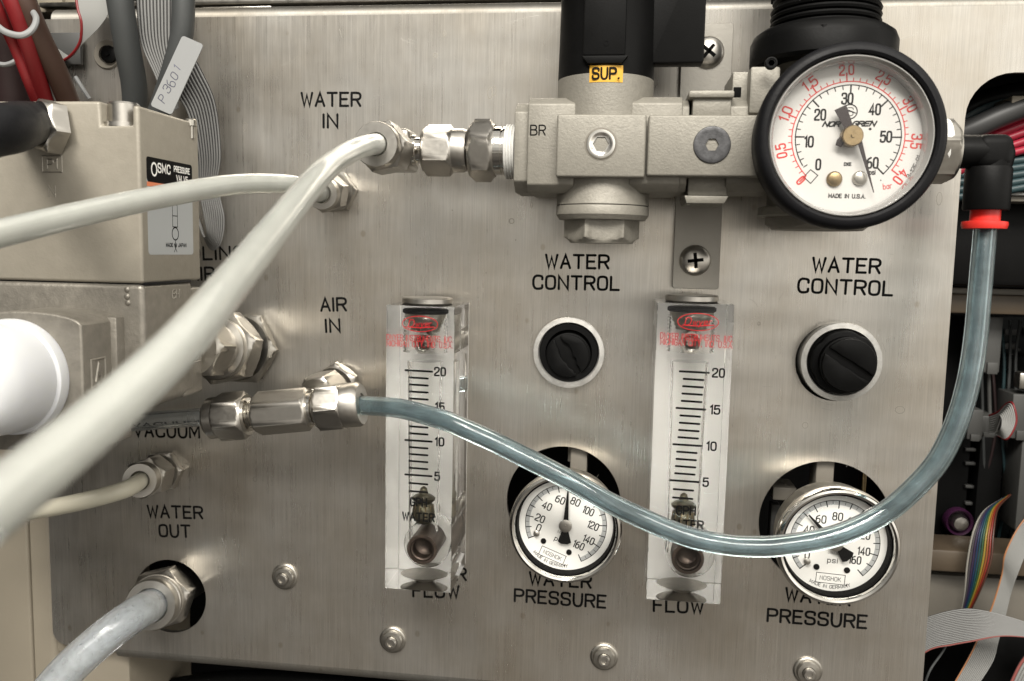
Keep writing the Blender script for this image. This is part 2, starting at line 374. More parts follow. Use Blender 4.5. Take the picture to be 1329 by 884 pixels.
    tg = N('ShaderNodeTangent'); tg.direction_type = 'RADIAL'; tg.axis = 'Z'
    # the strokes run up the sheet: tangent = object y
    cv = N('ShaderNodeVectorTransform'); cv.vector_type = 'VECTOR'; cv.convert_from = 'OBJECT'; cv.convert_to = 'WORLD'; cv.inputs[0].default_value = (0, 1, 0)
    K(cv.outputs[0], b.inputs['Tangent'])
    return m_
MS = {}
MS['panel'] = brushed('brushed_stainless', (.525, .505, .468), .30)
MS['panel_fold'] = brushed('brushed_fold', (.34, .33, .305), .62)  # same sheet in a darker colour, to dull lamp glare on the folds
MS['steel'] = mat('machined_steel', (.46, .44, .405), .33, 1, bump=0, bscale=3000, var=.04, vscale=400, rvar=.04)
MS['steel_dull'] = mat('dull_steel', (.42, .40, .36), .34, 1, bump=.01, bscale=1500, var=.08, vscale=220, rvar=.07)
MS['chrome'] = mat('polished_steel', (.70, .68, .64), .10, 1, rvar=.03, var=.03)
MS['cast'] = mat('grey_cast_paint', (.225, .212, .182), .5, .25, bump=.55, bscale=1300, var=.07, vscale=500, rvar=.06)
MS['valve'] = mat('beige_valve_paint', (.26, .238, .196), .46, .15, bump=.3, bscale=1100, var=.05, vscale=200, rvar=.08)
MS['valve_cast'] = mat('bare_cast_alloy', (.235, .218, .188), .42, .55, bump=.6, bscale=900, var=.12, vscale=260, rvar=.1)
MS['black'] = mat('black_plastic', (.004, .004, .004), .45, spec=.12, bump=.15, bscale=1500, var=.2, rvar=.08)
MS['rubber'] = mat('black_rubber', (.006, .006, .007), .5, spec=.2, bump=.3, bscale=1200, var=.2, rvar=.08)
MS['void'] = mat('dark_interior_shade', (.004, .004, .004), .8, spec=.1)  # near-black colour standing in for shade in the cabinet, holes and recesses
MS['ink'] = mat('black_ink', (.006, .006, .006), .7, spec=.08)
MS['red_ink'] = mat('red_ink', (.42, .018, .022), .6, spec=.1)
MS['dial_red'] = mat('faded_red_ink', (.50, .05, .045), .6, spec=.1)
MS['dial_face'] = mat('dial_enamel', (.53, .52, .50), .5, var=.03, vscale=100)
MS['white'] = mat('white_enamel', (.84, .83, .80), .45, var=.02)
MS['ivory'] = mat('white_polymer', (.55, .56, .575), .4, sss=.5, bump=.05)
MS['ptfe'] = mat('thread_tape', (.58, .575, .55), .6, bump=.4, bscale=900)
MS['brass'] = mat('brass', (.27, .20, .11), .38, 1, var=.15, vscale=500, bump=.2)
MS['needle'] = mat('dark_brown_metal', (.02, .013, .013), .5, .3)
MS['yellow'] = mat('yellow_label', (.60, .33, .03), .5, var=.06, vscale=300)
MS['red'] = mat('red_plastic', (.62, .03, .022), .38, bump=.1)
MS['tube_white'] = mat('milky_tube', (.84, .85, .81), .20, trans=.8, ior=1.40, coat=.6, var=.03, vscale=90, spec=.6)
MS['cream'] = mat('cream_enamel', (.215, .19, .148), .5, bump=.15, bscale=700, var=.03, vscale=40)
MS['greige'] = mat('grey_beige_enamel', (.17, .155, .13), .5, bump=.2, bscale=600, var=.05)
MS['grey_cable'] = mat('grey_cable_jacket', (.045, .048, .048), .5, bump=.1, var=.06)
MS['grey_wire'] = mat('grey_ribbon_wire', (.20, .20, .195), .45)
MS['pale_wire'] = mat('pale_ribbon_wire', (.23, .23, .22), .5)
MS['red_wire'] = mat('red_wire', (.17, .010, .012), .45, var=.1)  # red darkened for the shade the bundle hangs in
MS['brown'] = mat('brown_cable', (.05, .026, .018), .5, bump=.2, bscale=500, var=.1)
MS['tag'] = mat('white_paper_tag', (.20, .205, .205), .55)
MS['sticker'] = mat('silver_sticker', (.40, .42, .43), .4, .2)
MS['orange'] = mat('orange_ink', (.72, .22, .10), .5)
MS['teal'] = mat('dark_teal_wire', (.018, .04, .045), .45)
MS['conn'] = mat('grey_connector', (.06, .06, .057), .5)  # this and the plate, rail and ribbon colours carry the cabinet's shade
MS['dark_conn'] = mat('dark_connector', (.004, .004, .004), .6, spec=.12)
MS['purple'] = mat('purple_plastic', (.035, .008, .03), .4)
MS['wood'] = mat('tan_phenolic', (.08, .06, .04), .5, var=.12, vscale=50, bump=.2)
def glass(name, col, rough, ior):
    m_ = bpy.data.materials.new(name); m_.use_nodes = True; b = m_.node_tree.nodes['Principled BSDF']
    b.inputs['Base Color'].default_value = (*col, 1); b.inputs['Roughness'].default_value = rough; b.inputs['IOR'].default_value = ior; b.inputs['Transmission Weight'].default_value = 1
    return m_
MS['acrylic'] = glass('clear_acrylic', (1, 1, .995), .01, 1.42)
MS['bore'] = glass('bore_wall', (.97, .97, .96), .02, 1 / 1.10)
MS['faint_bore'] = glass('pocket_wall', (.95, .95, .94), .10, 1 / 1.04)
def cover(name, tint, k=.06, rough=.04):
    m_ = bpy.data.materials.new(name); m_.use_nodes = True; n = m_.node_tree; n.nodes.clear()
    o = n.nodes.new('ShaderNodeOutputMaterial'); a = n.nodes.new('ShaderNodeBsdfTransparent'); g = n.nodes.new('ShaderNodeBsdfGlossy'); x = n.nodes.new('ShaderNodeMixShader'); f = n.nodes.new('ShaderNodeLayerWeight'); pw = n.nodes.new('ShaderNodeMath'); pw.operation = 'POWER'; pw.inputs[1].default_value = 4.0; mt = n.nodes.new('ShaderNodeMath'); mt.operation = 'ADD'; mt.inputs[1].default_value = k
    a.inputs[0].default_value = (*tint, 1); g.inputs['Roughness'].default_value = rough; f.inputs[0].default_value = .5
    n.links.new(f.outputs['Facing'], pw.inputs[0]); n.links.new(pw.outputs[0], mt.inputs[0]); n.links.new(mt.outputs[0], x.inputs[0]); n.links.new(a.outputs[0], x.inputs[1]); n.links.new(g.outputs[0], x.inputs[2]); n.links.new(x.outputs[0], o.inputs[0])
    return m_
MS['cover'] = cover('gauge_glass', (.985, .985, .98), .035)
MS['blue_tube'] = mat('smoky_blue_tube', (.44, .54, .565), .11, trans=.93, ior=1.45, var=.3, vscale=160, stretch=(.35, 1, 1), rvar=.08)  # drawn-out tone noise imitates light streaks along the tube
MS['blue_core'] = mat('streaked_bore_film', (.38, .46, .49), .14, trans=.80, ior=1 / 1.40, spec=.9, var=.35, vscale=170, stretch=(.3, 1, 1), rvar=.1)  # stretched tones imitate light reflected in the bore; roughness gives the film
MS['clear_tube'] = mat('clear_tube', (.80, .86, .90), .03, trans=.95, ior=1.45, coat=.3)
MS['pale_blue_tube'] = mat('cloudy_tube', (.80, .83, .85), .18, trans=.88, ior=1.33, var=.08, vscale=200, rvar=.08)
MS['pale_core'] = mat('cloudy_bore', (.66, .70, .73), .25, trans=.7, ior=1 / 1.3, var=.25, vscale=350)
MS['milk_core'] = mat('milky_bore', (.72, .73, .70), .4, trans=.35, ior=1.0, var=.10, vscale=120)
MS['tube_cream'] = mat('cream_tube', (.62, .59, .48), .3, trans=.35, ior=1.35, var=.04)
MS['clear_bore'] = glass('clear_bore', (1, 1, 1), .02, 1 / 1.35)
MS['pen'] = mat('pen_ink', (.05, .05, .09), .6)
MS['pale_flex'] = mat('pale_flat_cable', (.25, .25, .24), .5)
MS['greyplate'] = mat('grey_plate_paint', (.045, .045, .043), .5)
MS['maroon'] = mat('dark_maroon_jacket', (.018, .008, .008), .55)
MS['pcb'] = mat('dark_circuit_board', (.003, .004, .004), .6, spec=.15)
MS['orange_dull'] = mat('dull_orange_wire', (.36, .16, .07), .5)
MS['red_dull'] = mat('dull_red_wire', (.24, .07, .06), .5)
MS['bracket'] = mat('bracket_paint', (.29, .275, .245), .42, .4, bump=.25, bscale=900, var=.05)
MS['dark_screw'] = mat('blackened_steel', (.075, .075, .078), .45, .6, bump=.4, bscale=600, var=.4, vscale=350, rvar=.1)
MS['scratch'] = mat('scratched_metal', (.34, .325, .295), .5, .7)
MS['stain'] = mat('dried_stain', (.27, .25, .215), .5, .6)
MS['shaded_brass'] = mat('shaded_brass', (.12, .085, .045), .4, .5, bump=.3)  # brass darkened to stand in for shade on the socket floor
MS['gap_sheet'] = mat('ribbon_gap_dark', (.025, .025, .025), .6)  # dark colour for the gaps between ribbon wires
MS['grey_dark'] = mat('black_sleeve', (.035, .035, .035), .45)
MS['magenta'] = mat('crimson_wire', (.28, .012, .03), .4)

# ================================================================== THE SETTING: inside of the cabinet
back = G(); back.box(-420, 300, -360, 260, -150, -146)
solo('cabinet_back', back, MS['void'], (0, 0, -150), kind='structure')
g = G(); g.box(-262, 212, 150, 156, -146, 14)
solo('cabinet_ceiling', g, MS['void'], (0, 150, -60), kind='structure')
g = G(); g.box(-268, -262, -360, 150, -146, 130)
solo('unseen_cabinet_side', g, MS['void'], (-265, 0, 0), kind='structure')  # out of view, put in to keep light off the left side
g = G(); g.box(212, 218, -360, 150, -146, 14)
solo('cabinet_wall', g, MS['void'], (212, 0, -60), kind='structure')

# ------------------------------------------------------------------ the brushed steel panel
def pane_line(pts, z=0): return [tuple(L(x, y, z)[:2]) for x, y in pts]
PX0 = L(64, 700)[0]; PXR = L(1225, 520)[0]
yb = L(300, 855)[1]; yt = L(700, 16)[1]
nx0 = L(1256, 170)[0]; ny1 = L(1320, 94)[1]; rr = 15.0
outl = []
def corner(cx, cy, r, a0, a1, n=8):
    return [(cx + r * math.cos(math.radians(a0 + (a1 - a0) * i / n)), cy + r * math.sin(math.radians(a0 + (a1 - a0) * i / n))) for i in range(n + 1)]
outl += corner(PX0 + 6, yb + 6, 6, 180, 270)
outl += [(PXR, yb), (PXR, ny1 - rr)]
outl += list(reversed(corner(PXR + rr, ny1 - rr, rr, 90, 180)))[0:] if False else corner(PXR + rr, ny1 - rr, rr, 180, 90)
outl += [(nx0 + 70, ny1), (nx0 + 70, yt), (PX0, yt)]
hg1 = L(731, 652); hg2 = L(1070, 680); hk1 = L(738, 459); hk2 = L(1085, 470); hf = L(221, 774); hs = L(140, 71)
RG = 21.0
holes = [circ(hg1[0], hg1[1], 74 * mmpp(731, 652), 64), circ(hg2[0], hg2[1], 83 * mmpp(1070, 680), 64), circ(hk1[0], hk1[1], 12.0, 40),
         circ(hk2[0], hk2[1], 14.2, 40), circ(hf[0], hf[1], 49 * mmpp(221, 774), 48), circ(hs[0], hs[1], 3.4, 24)]
panel = thing('steel_panel', 'brushed stainless steel panel with engraved black lettering and round cut-outs', 'panel', (0, 0, 0))
g = G(); g.prism(outl, -2.0, 0.0, holes=holes)
part('panel_sheet', g, MS['panel'], panel, smooth=25)
# folded lips: the sheet rolls back along the bottom and the top
def lip(y, sgn, x0, x1, R=5.0, depth=26):
    prof = [(y, 0.0)] + [(y + sgn * R * math.sin(math.radians(a)), -R + R * math.cos(math.radians(a))) for a in range(9, 91, 9)] + [(y + sgn * R, -depth)]
    inn = [(yy - sgn * 1.6, zz) for yy, zz in reversed(prof[1:])] + [(y, -2.0)]
    P = prof + inn
    gg = G(); gg.rings([[(x, a, b) for a, b in P] for x in (x0, x1)]); return gg
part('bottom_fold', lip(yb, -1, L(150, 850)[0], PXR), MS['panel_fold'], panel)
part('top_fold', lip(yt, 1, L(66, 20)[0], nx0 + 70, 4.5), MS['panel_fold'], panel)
# grommet in the small hole behind the cables
g = G(); g.lathe([(3.3, -.6), (3.3, .9), (5.2, .9), (5.6, .4), (5.6, 0)], hs, seg=32, cap0=False, cap1=False)
part('grommet', g, MS['greige'], panel)
# lettering: left and right end of the baseline in pixels
def engrave(t, xa, ya, xb, yb_, h, sw=.92):
    a, b = L(xa, ya), L(xb, yb_); w = (b - a).length; ang = math.atan2(b[1] - a[1], b[0] - a[0]); mid = (a + b) / 2
    gg = G(); text(gg, t, flat(mid[0], mid[1], .02, ang * .0 + ang), h, sw, width=w - sw); part('lettering', gg, MS['ink'], panel)
H = 4.75
engrave('WATER', 390, 137.5, 469, 137.5, H); engrave('IN', 418.5, 165.5, 439.5, 165.5, H)
engrave('AIR', 415.5, 403.5, 450.5, 403, H); engrave('IN', 422, 431, 442.5, 430.5, H)
engrave('COOLING', 210, 337.5, 318, 336, H); engrave('AIR', 245, 363.5, 279, 363, H)
engrave('VACUUM', 173, 566, 260, 568, H)
engrave('WATER', 191, 671, 264, 673, H); engrave('OUT', 206, 696, 248, 697, H)
engrave('WATER', 707, 347.5, 791, 348.5, H); engrave('CONTROL', 690.5, 374.5, 804.5, 376.5, H)
engrave('WATER', 1053, 352, 1143, 354.5, H); engrave('CONTROL', 1034, 379, 1159, 383.5, H)
engrave('WATER', 524, 750, 606, 753, H); engrave('FLOW', 535, 774, 597, 776, H)
engrave('WATER', 686, 758, 768, 763, H); engrave('PRESSURE', 666.5, 780, 787, 789, H)
engrave('WATER', 842, 768, 924, 772, H); engrave('FLOW', 847, 793, 914, 796, H)
engrave('WATER', 1018, 779, 1104, 786, H); engrave('PRESSURE', 994.5, 806, 1125.5, 815.5, H)
# scratches and nicks one sees on the sheet
g = G(); rnd = random.Random(3)
def scratch(px, py, ln, ang, bend, hw=.05):
    p = L(px, py); n = 8; P = []
    x, y, a = p[0], p[1], ang
    for i in range(n):
        P.append((x, y)); x += ln / n * math.cos(a); y += ln / n * math.sin(a); a += bend / n
    g.ribbon(P, hw, .012, flat(0, 0, .012))
for a in ((488, 25, 9, -1.7, -.5), (366, 85, 9, .25, .5), (346, 26, 9, -.02, -.05), (1193, 42, 8, 3.6, -.3), (972, 388, 5, -.3, -1.1), (1183, 416, 8, -1.9, -.7), (990, 502, 4, .2, -.5),
          (1048, 30, 8, -.7, .2), (520, 50, 6, -.5, .3), (700, 20, 14, 3.3, .2), (725, 34, 9, 3.9, .3), (640, 60, 4, 1.0, .5)): scratch(*a)
for _ in range(150):
    scratch(rnd.uniform(280, 1190), rnd.uniform(30, 830), rnd.uniform(.8, 4.5), rnd.choice([PI / 2, PI / 2, rnd.uniform(0, 3.1)]) + rnd.uniform(-.2, .2), rnd.uniform(-.8, .8), rnd.uniform(.02, .06))
for cx_, cy_, rr_ in ((738, 458, 14.6), (1090, 470, 15.6)):      # scuffs where tools slipped round the bushings
    q = L(cx_, cy_)
    for _ in range(16):
        a = rnd.uniform(0, 2 * PI); r_ = rr_ + rnd.uniform(-.6, 2.2); w = rnd.uniform(.08, .3)
        g.ribbon([(r_ * math.cos(a + w * k / 5), r_ * math.sin(a + w * k / 5)) for k in range(6)], rnd.uniform(.03, .07), .012, flat(q[0], q[1], .012))
part('scratch_marks', g, MS['scratch'], panel, kind='stuff')
g = G()
for px, py, a_, b_ in ((636, 121, .9, 2.0), (641, 118, .7, 1.7), (565, 72, .7, .8), (577, 44, .5, 1.0), (318, 165, .8, 1.6), (1219, 258, .9, 2.2), (1168, 532, 1.6, 1.3), (1045, 552, 1.0, 1.1), (664, 287, .9, .9), (985, 420, .4, .6), (331, 622, .8, .9), (690, 266, .4, .9)):
    q = L(px, py); g.ribbon([(a_ * math.cos(2 * PI * k / 20) * (1 + .1 * math.sin(3 * k)), b_ * math.sin(2 * PI * k / 20)) for k in range(20)], .11, .012, flat(q[0], q[1], .014), closed=True)
for _ in range(60):
    q = L(rnd.uniform(270, 1190), rnd.uniform(30, 850)); r_ = rnd.uniform(.05, .22); n_ = 8
    b0 = len(g.v); g.v += [Vector((q[0] + r_ * math.cos(2 * PI * k / n_), q[1] + r_ * 1.4 * math.sin(2 * PI * k / n_), .016)) for k in range(n_)]; g.f.append(tuple(b0 + k for k in range(n_)))
part('dried_stains', g, MS['stain'], panel, kind='stuff')
# fasteners along the lower edge: washer, flanged nut and stud end
for i, (px, py) in enumerate(((370, 748), (510, 830), (784, 852), (1048, 870))):
    c = L(px, py); g = G(); g.lathe([(5.3, 0), (5.3, .6), (5.0, .9), (4.6, 1.0)], c, seg=36, cap0=False)
    w = part('washer', g, MS['steel_dull'], panel)
    g = G(); g.lathe([(4.3, 1.0), (4.3, 1.9), (3.9, 2.4), (2.5, 2.6), (2.5, 1.6)], c, seg=36, cap0=False); part('nut', g, MS['steel_dull'], w)
    g = G(); g.lathe([(2.35, 1.4), (2.35, 3.6), (1.9, 4.2), (1.2, 4.2), (1.0, 3.6)], c, seg=28); part('stud', g, MS['steel'], w)

# ------------------------------------------------------------------ cabinet metal round the panel
g = G()
g.box(L(-260, 700)[0], L(62.5, 700)[0] - .3, yb - 90, L(40, 560)[1], -60, -2.5, 2.5, 3)
g.box(L(57, 700)[0], L(154, 860)[0], yb - 90, yb - 1.2, -60, -7.5, 1.0)
g.box(L(57, 700)[0], L(95, 860)[0], yb - 6, L(40, 560)[1], -60, -4.5, 1.0)
g.box(L(-260, 700)[0], L(34, 700)[0], yb - 90, L(40, 560)[1], -3, -.6, 1.0, 3)
solo('cabinet_post', g, MS['cream'], L(30, 750, -3), 'cream enamelled cabinet post beside the lower left corner of the steel panel', 'cabinet post')
g = G(); g.box(L(55, 20, -10)[0], L(440, 20, -10)[0] + 200, L(400, 14, -14)[1] + 1.3, L(400, 14, -14)[1] + 3.2, -34, -8, .5)
solo('top_rail', g, MS['steel_dull'], L(300, 10, -20), 'thin bare metal rail running above the folded top edge of the panel', 'rail')
g = G(); pbox(g, -60, -160, 78, 17, -40, -12, 1)
pbox(g, 80, -160, 95, 18, -38, -14, .5)
solo('cream_housing', g, MS['cream'], L(50, 0, -20), 'cream metal housing corner above the rail behind red and brown cables', 'housing')
g = G(); pbox(g, 150, -120, 700, 4, -80, -40, 1)
solo('black_housing', g, MS['black'], L(400, -10, -40), 'black housing in the gap above the top edge of the panel', 'housing')
g = G(); pbox(g, 258, -60, 288, 4, -24, -12, .4); pbox(g, 262, 8, 352, 13, -20, -9, .4)
solo('latch_bracket', g, MS['steel_dull'], L(275, 5, -15), 'small bare metal latch bracket on the rail right of the grey ribbon', 'bracket')

# ------------------------------------------------------------------ round-headed helpers
def phillips(parent, px, py, z, rpx, mt='steel', name='screw', ang=0.3):
    c = L(px, py, z); r = rpx * mmpp(px, py, z)
    g = G(); prof = [(r, 0), (r * 1.0, .35)] + [(r * math.cos(math.radians(a)), .35 + r * .42 * math.sin(math.radians(a))) for a in range(8, 83, 9)]
    g.lathe(prof, c, seg=36, cap0=False)
    s_ = part(name, g, MS[mt], parent)
    g = G()
    for k in (0, PI / 2):
        M_ = Matrix.Translation(c + Vector((0, 0, 0))) @ Matrix.Rotation(ang + k, 4, 'Z')
        g.prism([(-r * .5, -r * .11), (r * .5, -r * .11), (r * .5, r * .11), (-r * .5, r * .11)], .2 + r * .30, .35 + r * .425, M=M_)
    part('recess', g, MS['void'], s_)
    return s_
def socket_cap(parent, px, py, z, rpx, name='socket_screw', face='steel', sock='void', k=.5, flat_top=False):
    c = L(px, py, z); r = rpx * mmpp(px, py, z); R = r * k; n = 36; g = G()
    prof = [(r, -1), (r, .25), (r * .97, .5), (r * .9, .62), (r * .75, .62)] if flat_top else [(r, -1), (r, .2), (r * .94, .55), (r * .82, .62), (r * .70, .60), (r * .64, .42)]
    rings = [[c + Vector((q * math.cos(2 * PI * j / n), q * math.sin(2 * PI * j / n), t)) for j in range(n)] for q, t in prof]
    def hx(q, t): return [c + Vector((q * math.cos(2 * PI * j / n) / math.cos((2 * PI * j / n) % (PI / 3) - PI / 6), q * math.sin(2 * PI * j / n) / math.cos((2 * PI * j / n) % (PI / 3) - PI / 6), t)) for j in range(n)]
    g.rings(rings + [hx(R * .92, prof[-1][1] - .02)], cap0=False, cap1=False); s_ = part(name, g, MS[face], parent)
    g = G(); g.rings([hx(R * .92, prof[-1][1] - .03), hx(R * .88, -1.8), hx(R * .3, -2.3)], cap0=False); part('hex_socket', g, MS[sock], s_)
    return s_

# ================================================================== FLOWMETERS
def flowmeter(label, fl, fr_, tr, tl, side, group='flowmeters on the panel'):
    z0, zf = 1.2, 30.0
    c = [L(*p, zf) for p in (fl, fr_, tr, tl)]
    x0 = (c[0][0] + c[3][0]) / 2; x1 = (c[1][0] + c[2][0]) / 2; y0 = (c[0][1] + c[1][1]) / 2; y1 = (c[2][1] + c[3][1]) / 2
    xm = (x0 + x1) / 2; w = x1 - x0; h = y1 - y0; tilt = math.atan2((c[3][0] + c[2][0]) / 2 - (c[0][0] + c[1][0]) / 2, h)
    t = thing('flowmeter', label, 'flowmeter', (xm, y0, 0), group)
    def A(fx, fy, z): return Vector((x0 + fx * w, y0 + fy * h, z))
    g = G(); g.box(x0, x1, y0, y1, z0 + .9, zf, .12, 1); part('acrylic_block', g, MS['acrylic'], t)
    g = G(); g.box(x0 + .05, x1 - .05, y0 + .1, y1 - .2, z0 - .3, z0 + .7, 0); part('backing_plate', g, MS['white'], t)
    bx = xm - w * .015
    # tapered bore with a step above, threaded port pockets
    g = G(); g.lathe([(5.3, 0), (6.3, h * .80 - 14)], (bx, y0 + 14, 16), (0, 1, 0), 32); part('tapered_bore', g, MS['bore'], t)
    g = G(); prof = []
    yy = 0
    while yy < 13: prof += [(8.0, yy), (7.75, yy + .65)]; yy += 1.3
    g.lathe(prof, (bx, y1 - 17, 16), (0, 1, 0), 40); part('plug_pocket', g, MS['bore'], t)
    # plug
    g = G(); g.lathe([(5.6, -9.5), (6.0, -8.5), (6.6, -7), (7.4, -5.5), (7.4, -2.2)], (bx, y1, 16), (0, 1, 0), 36); pl_ = part('valve_plug', g, MS['steel_dull'], t)
    g = G(); g.lathe([(7.6, -3.4), (8.2, -3.0), (8.2, -2.0), (7.6, -1.6)], (bx, y1, 16), (0, 1, 0), 36); part('o_ring', g, MS['rubber'], pl_)
    g = G(); g.lathe([(8.6, .05), (9.1, .4), (9.1, 1.9), (8.7, 2.3), (5.5, 2.3)], (bx, y1, 17.5), (0, 1, 0), 6 if False else 40); part('plug_cap', g, MS['steel'], t)
    # outlet and inlet ports: threaded rings facing out
    def port(fy, r, mt, dx=0, zt=25, zc=3):
        g = G(); cc = (bx + dx, y0 + fy * h, 0)
        g.lathe([(r, zc), (r, zt), (r * .98, zt + .4), (r * .80, zt + .4), (r * .76, zt - 1)] + [(r * (.74 if k % 2 else .67), zt - 1.2 - k * .6) for k in range(12)] + [(r * .4, zt - 9), (.01, zt - 9)], cc, seg=36, cap0=False, cap1=False)
        p = part('port', g, MS[mt], t); return p
    port(.145, 5.5, 'port_metal', dx=w * .06, zt=28)
    port(.865, 3.9, 'steel', dx=0, zt=20)
    # clouded machining circles round the ports, seen through the block
    g = G(); g.lathe([(8.4, 6), (8.4, 23), (8.0, 23.6)], (bx + w * .1, y0 + .15 * h, 0), seg=40); part('port_pocket', g, MS['faint_bore'], t)
    g = G(); g.lathe([(.6, -1.2), (7.2, 1.5), (8.8, 2.2)], (bx + .5, y0 - .2 + .6, 16), (0, 1, 0), 36); part('bottom_plug', g, MS['steel_dull'], t)
    # mounting studs behind
    for fy in (.93, .3):
        g = G(); g.lathe([(3.0, -6), (3.0, 9), (2.4, 9.4)], (bx + w * .05, y0 + fy * h - 6, 0), seg=24, cap0=False); part('mounting_stud', g, MS['steel_dull'], t)
    # float
    g = G(); fy0 = y0 + h * .205
    g.lathe([(.4, 0), (2.8, .8), (4.6, 3.2), (4.5, 5.5), (3.9, 7.8), (3.2, 8.4), (4.6, 9.6), (4.8, 10.4), (3.6, 11.2), (1.9, 11.8), (1.3, 13.8), (.4, 14.4)], (bx, fy0, 16), (0, 1, 0), 28)
    fl_ = part('float', g, MS['olive'], t)
    g = G()
    for k in range(12):
        a = 2 * PI * k / 12 + .2; g.tube([Vector((bx + 4.5 * math.cos(a), fy0 + 3.2, 16 + 4.5 * math.sin(a))), Vector((bx + 3.9 * math.cos(a), fy0 + 7.8, 16 + 3.9 * math.sin(a)))], .3, 6, 2)
    part('float_flute', g, MS['brass'], fl_)
    return t, xm, w, y0, h, zf, tilt
MS['olive'] = mat('float_metal', (.10, .09, .06), .35, .7, bump=.1, var=.15, vscale=400)
MS['port_metal'] = mat('port_metal', (.085, .062, .048), .38, .5, bump=.3, var=.2, vscale=300)
def flow_print(t, pts20, pts5, num_dx, logo, l1, l2, gph, wat):
    zf = 30.06
    a = L(*pts20, zf); b = L(*pts5, zf); d = (b - a) / 15
    g = G(); n_mm = 20
    for v in range(20, 2, -1):
        p = a + d * (20 - v)
        if v in (4, 3): p = b + d * (1.17 * (5 - v) + .05)
        big = v % 5 == 0; hw = (4.7 if big else 3.2)
        o = (p[0], p[1]); g.ribbon([(-hw, .08), (hw, -.08)], .36, .02, flat(o[0], o[1], zf))
        if big: text(g, str(v), flat(o[0] + num_dx + (1.6 if v > 9 else .8) + 1.6, o[1] - 1.35, zf - .01), 2.75, .56, width=(3.7 if v == 20 else 2.9 if v > 9 else 1.55))
    for tx, (xa, xb, yy), hh in (('GPH', gph, 2.7), ('WATER', wat, 2.7)):
        p, q = L(xa, yy, zf), L(xb, yy, zf); text(g, tx, flat((p[0] + q[0]) / 2, p[1], zf + .01), hh, .58, width=q[0] - p[0] - .4)
    part('scale_print', g, MS['ink'], t)
    g = G(); p = L(logo[0], logo[1], zf); rx = logo[2] * mmpp(logo[0], logo[1], zf); ry = rx * .43
    g.ribbon([(rx * math.cos(2 * PI * k / 40), ry * math.sin(2 * PI * k / 40)) for k in range(40)], .13, .02, flat(p[0], p[1], zf), closed=True)
    # script wordmark in the oval
    fr = flat(p[0], p[1] - .9, zf + .01, .06)
    text(g, 'D', flat(p[0] - rx * .52, p[1] - 1.1, zf + .01, .05), 2.4, .30, width=1.8, slant=.25); text(g, 'wyer', flat(p[0] + rx * .18, p[1] - 1.0, zf + .01, .05), 2.0, .26, width=rx * .9, slant=.3)
    g.ribbon([(-rx * .75, -1.15), (0, -1.35), (rx * .8, -.9)], .16, .02, flat(p[0], p[1], zf + .01))
    for tx, (xa, ya, xb, yb_) in (('DWYER INSTRUMENTS, INC.', l1), ('MICHIGAN CITY, IND. U.S.A.', l2)):
        p, q = L(xa, ya, zf), L(xb, yb_, zf); text(g, tx, flat((p[0] + q[0]) / 2, (p[1] + q[1]) / 2, zf + .01, math.atan2(q[1] - p[1], q[0] - p[0])), 1.9, .21, width=(q - p).length, gap=1.5)
    part('red_print', g, MS['red_ink'], t)
t1 = flowmeter('clear acrylic flowmeter block in front of the steel panel, nearest the vacuum tee fitting', (500, 765), (586, 768), (589, 397), (501, 397), 1)[0]
flow_print(t1, (543.5, 481.5), (543, 617), 4.3, (545, 420.5, 23.5), (502, 441, 587, 444.5), (502, 449, 587, 452), (532, 554, 656), (522, 564, 674.5))
t2 = flowmeter('clear acrylic flowmeter block mounted directly under the bracket that holds the regulator', (836, 777), (933, 785), (955, 395), (856, 393), 1)[0]
flow_print(t2, (901, 483), (888, 624.5), 4.7, (906, 418, 26), (857, 439, 951, 444), (857, 447, 951, 452), (877, 903, 667), (866, 913, 684))

# ================================================================== CONTROL KNOBS
def knob(label, rc, rr_px, zr, dc, zd, dr_px, ang, wear=.6):
    px_seed = rc[0]
    c = L(*rc, zr); r = rr_px * mmpp(*rc, zr)
    t = thing('control_valve', label, 'valve', (c[0], c[1], 0), 'needle valve knobs on the panel')
    g = G(); g.lathe([(r * .97, -14), (r * .97, zr - .8), (r, zr - .3), (r * .985, zr + .2), (r * .86, zr + .5), (r * .83, zr - .4), (r * .82, -6)], (c[0], c[1], 0), seg=56, cap0=False, cap1=False)
    part('threaded_bushing', g, MS['bushing'], t)
    g = G(); ri = r * .815
    g.lathe([(ri, -6), (ri, zr - .2), (ri * .97, zr + .1), (ri * .80, zr + .15), (ri * .74, zr - 1.6), (ri * .70, zr - 2.6), (.01, zr - 2.6)], (c[0], c[1], 0), seg=56, cap0=False, cap1=False)
    part('knob_collar', g, MS['black'], t)
    d = L(*dc, zd); rd = dr_px * mmpp(*dc, zd)
    g = G(); g.lathe([(rd, zr - 4), (rd, zd - 1.9), (rd * .9, zd - 1.6)], (d[0], d[1], 0), seg=48, cap0=False); k_ = part('knob', g, MS['black'], t)
    g = G(); sw = rd * .13
    for sgn in (1, -1):
        P = [(rd * .95 * math.cos(a), max(sw, rd * .95 * math.sin(a))) for a in [math.asin(sw / rd) + (PI - 2 * math.asin(sw / rd)) * i / 20 for i in range(21)]]
        kr = random.Random(int(px_seed * 10) + (1 if sgn > 0 else 2)); P += [(rd * .85 * (-1 + 2 * k / 9) , sw + kr.uniform(-.05, .75) * wear) for k in range(1, 9)]
        M_ = Matrix.Translation((d[0], d[1], 0)) @ Matrix.Rotation(ang + (0 if sgn > 0 else PI), 4, 'Z')
        g.prism(P, zd - 2.2, zd, .25, 2, M=M_)
    part('slotted_face', g, MS['black'], k_)
    return t
MS['bushing'] = mat('worn_plated_bushing', (.5, .49, .465), .40, .6, bump=.3, bscale=500, var=.15, vscale=300, rvar=.12)
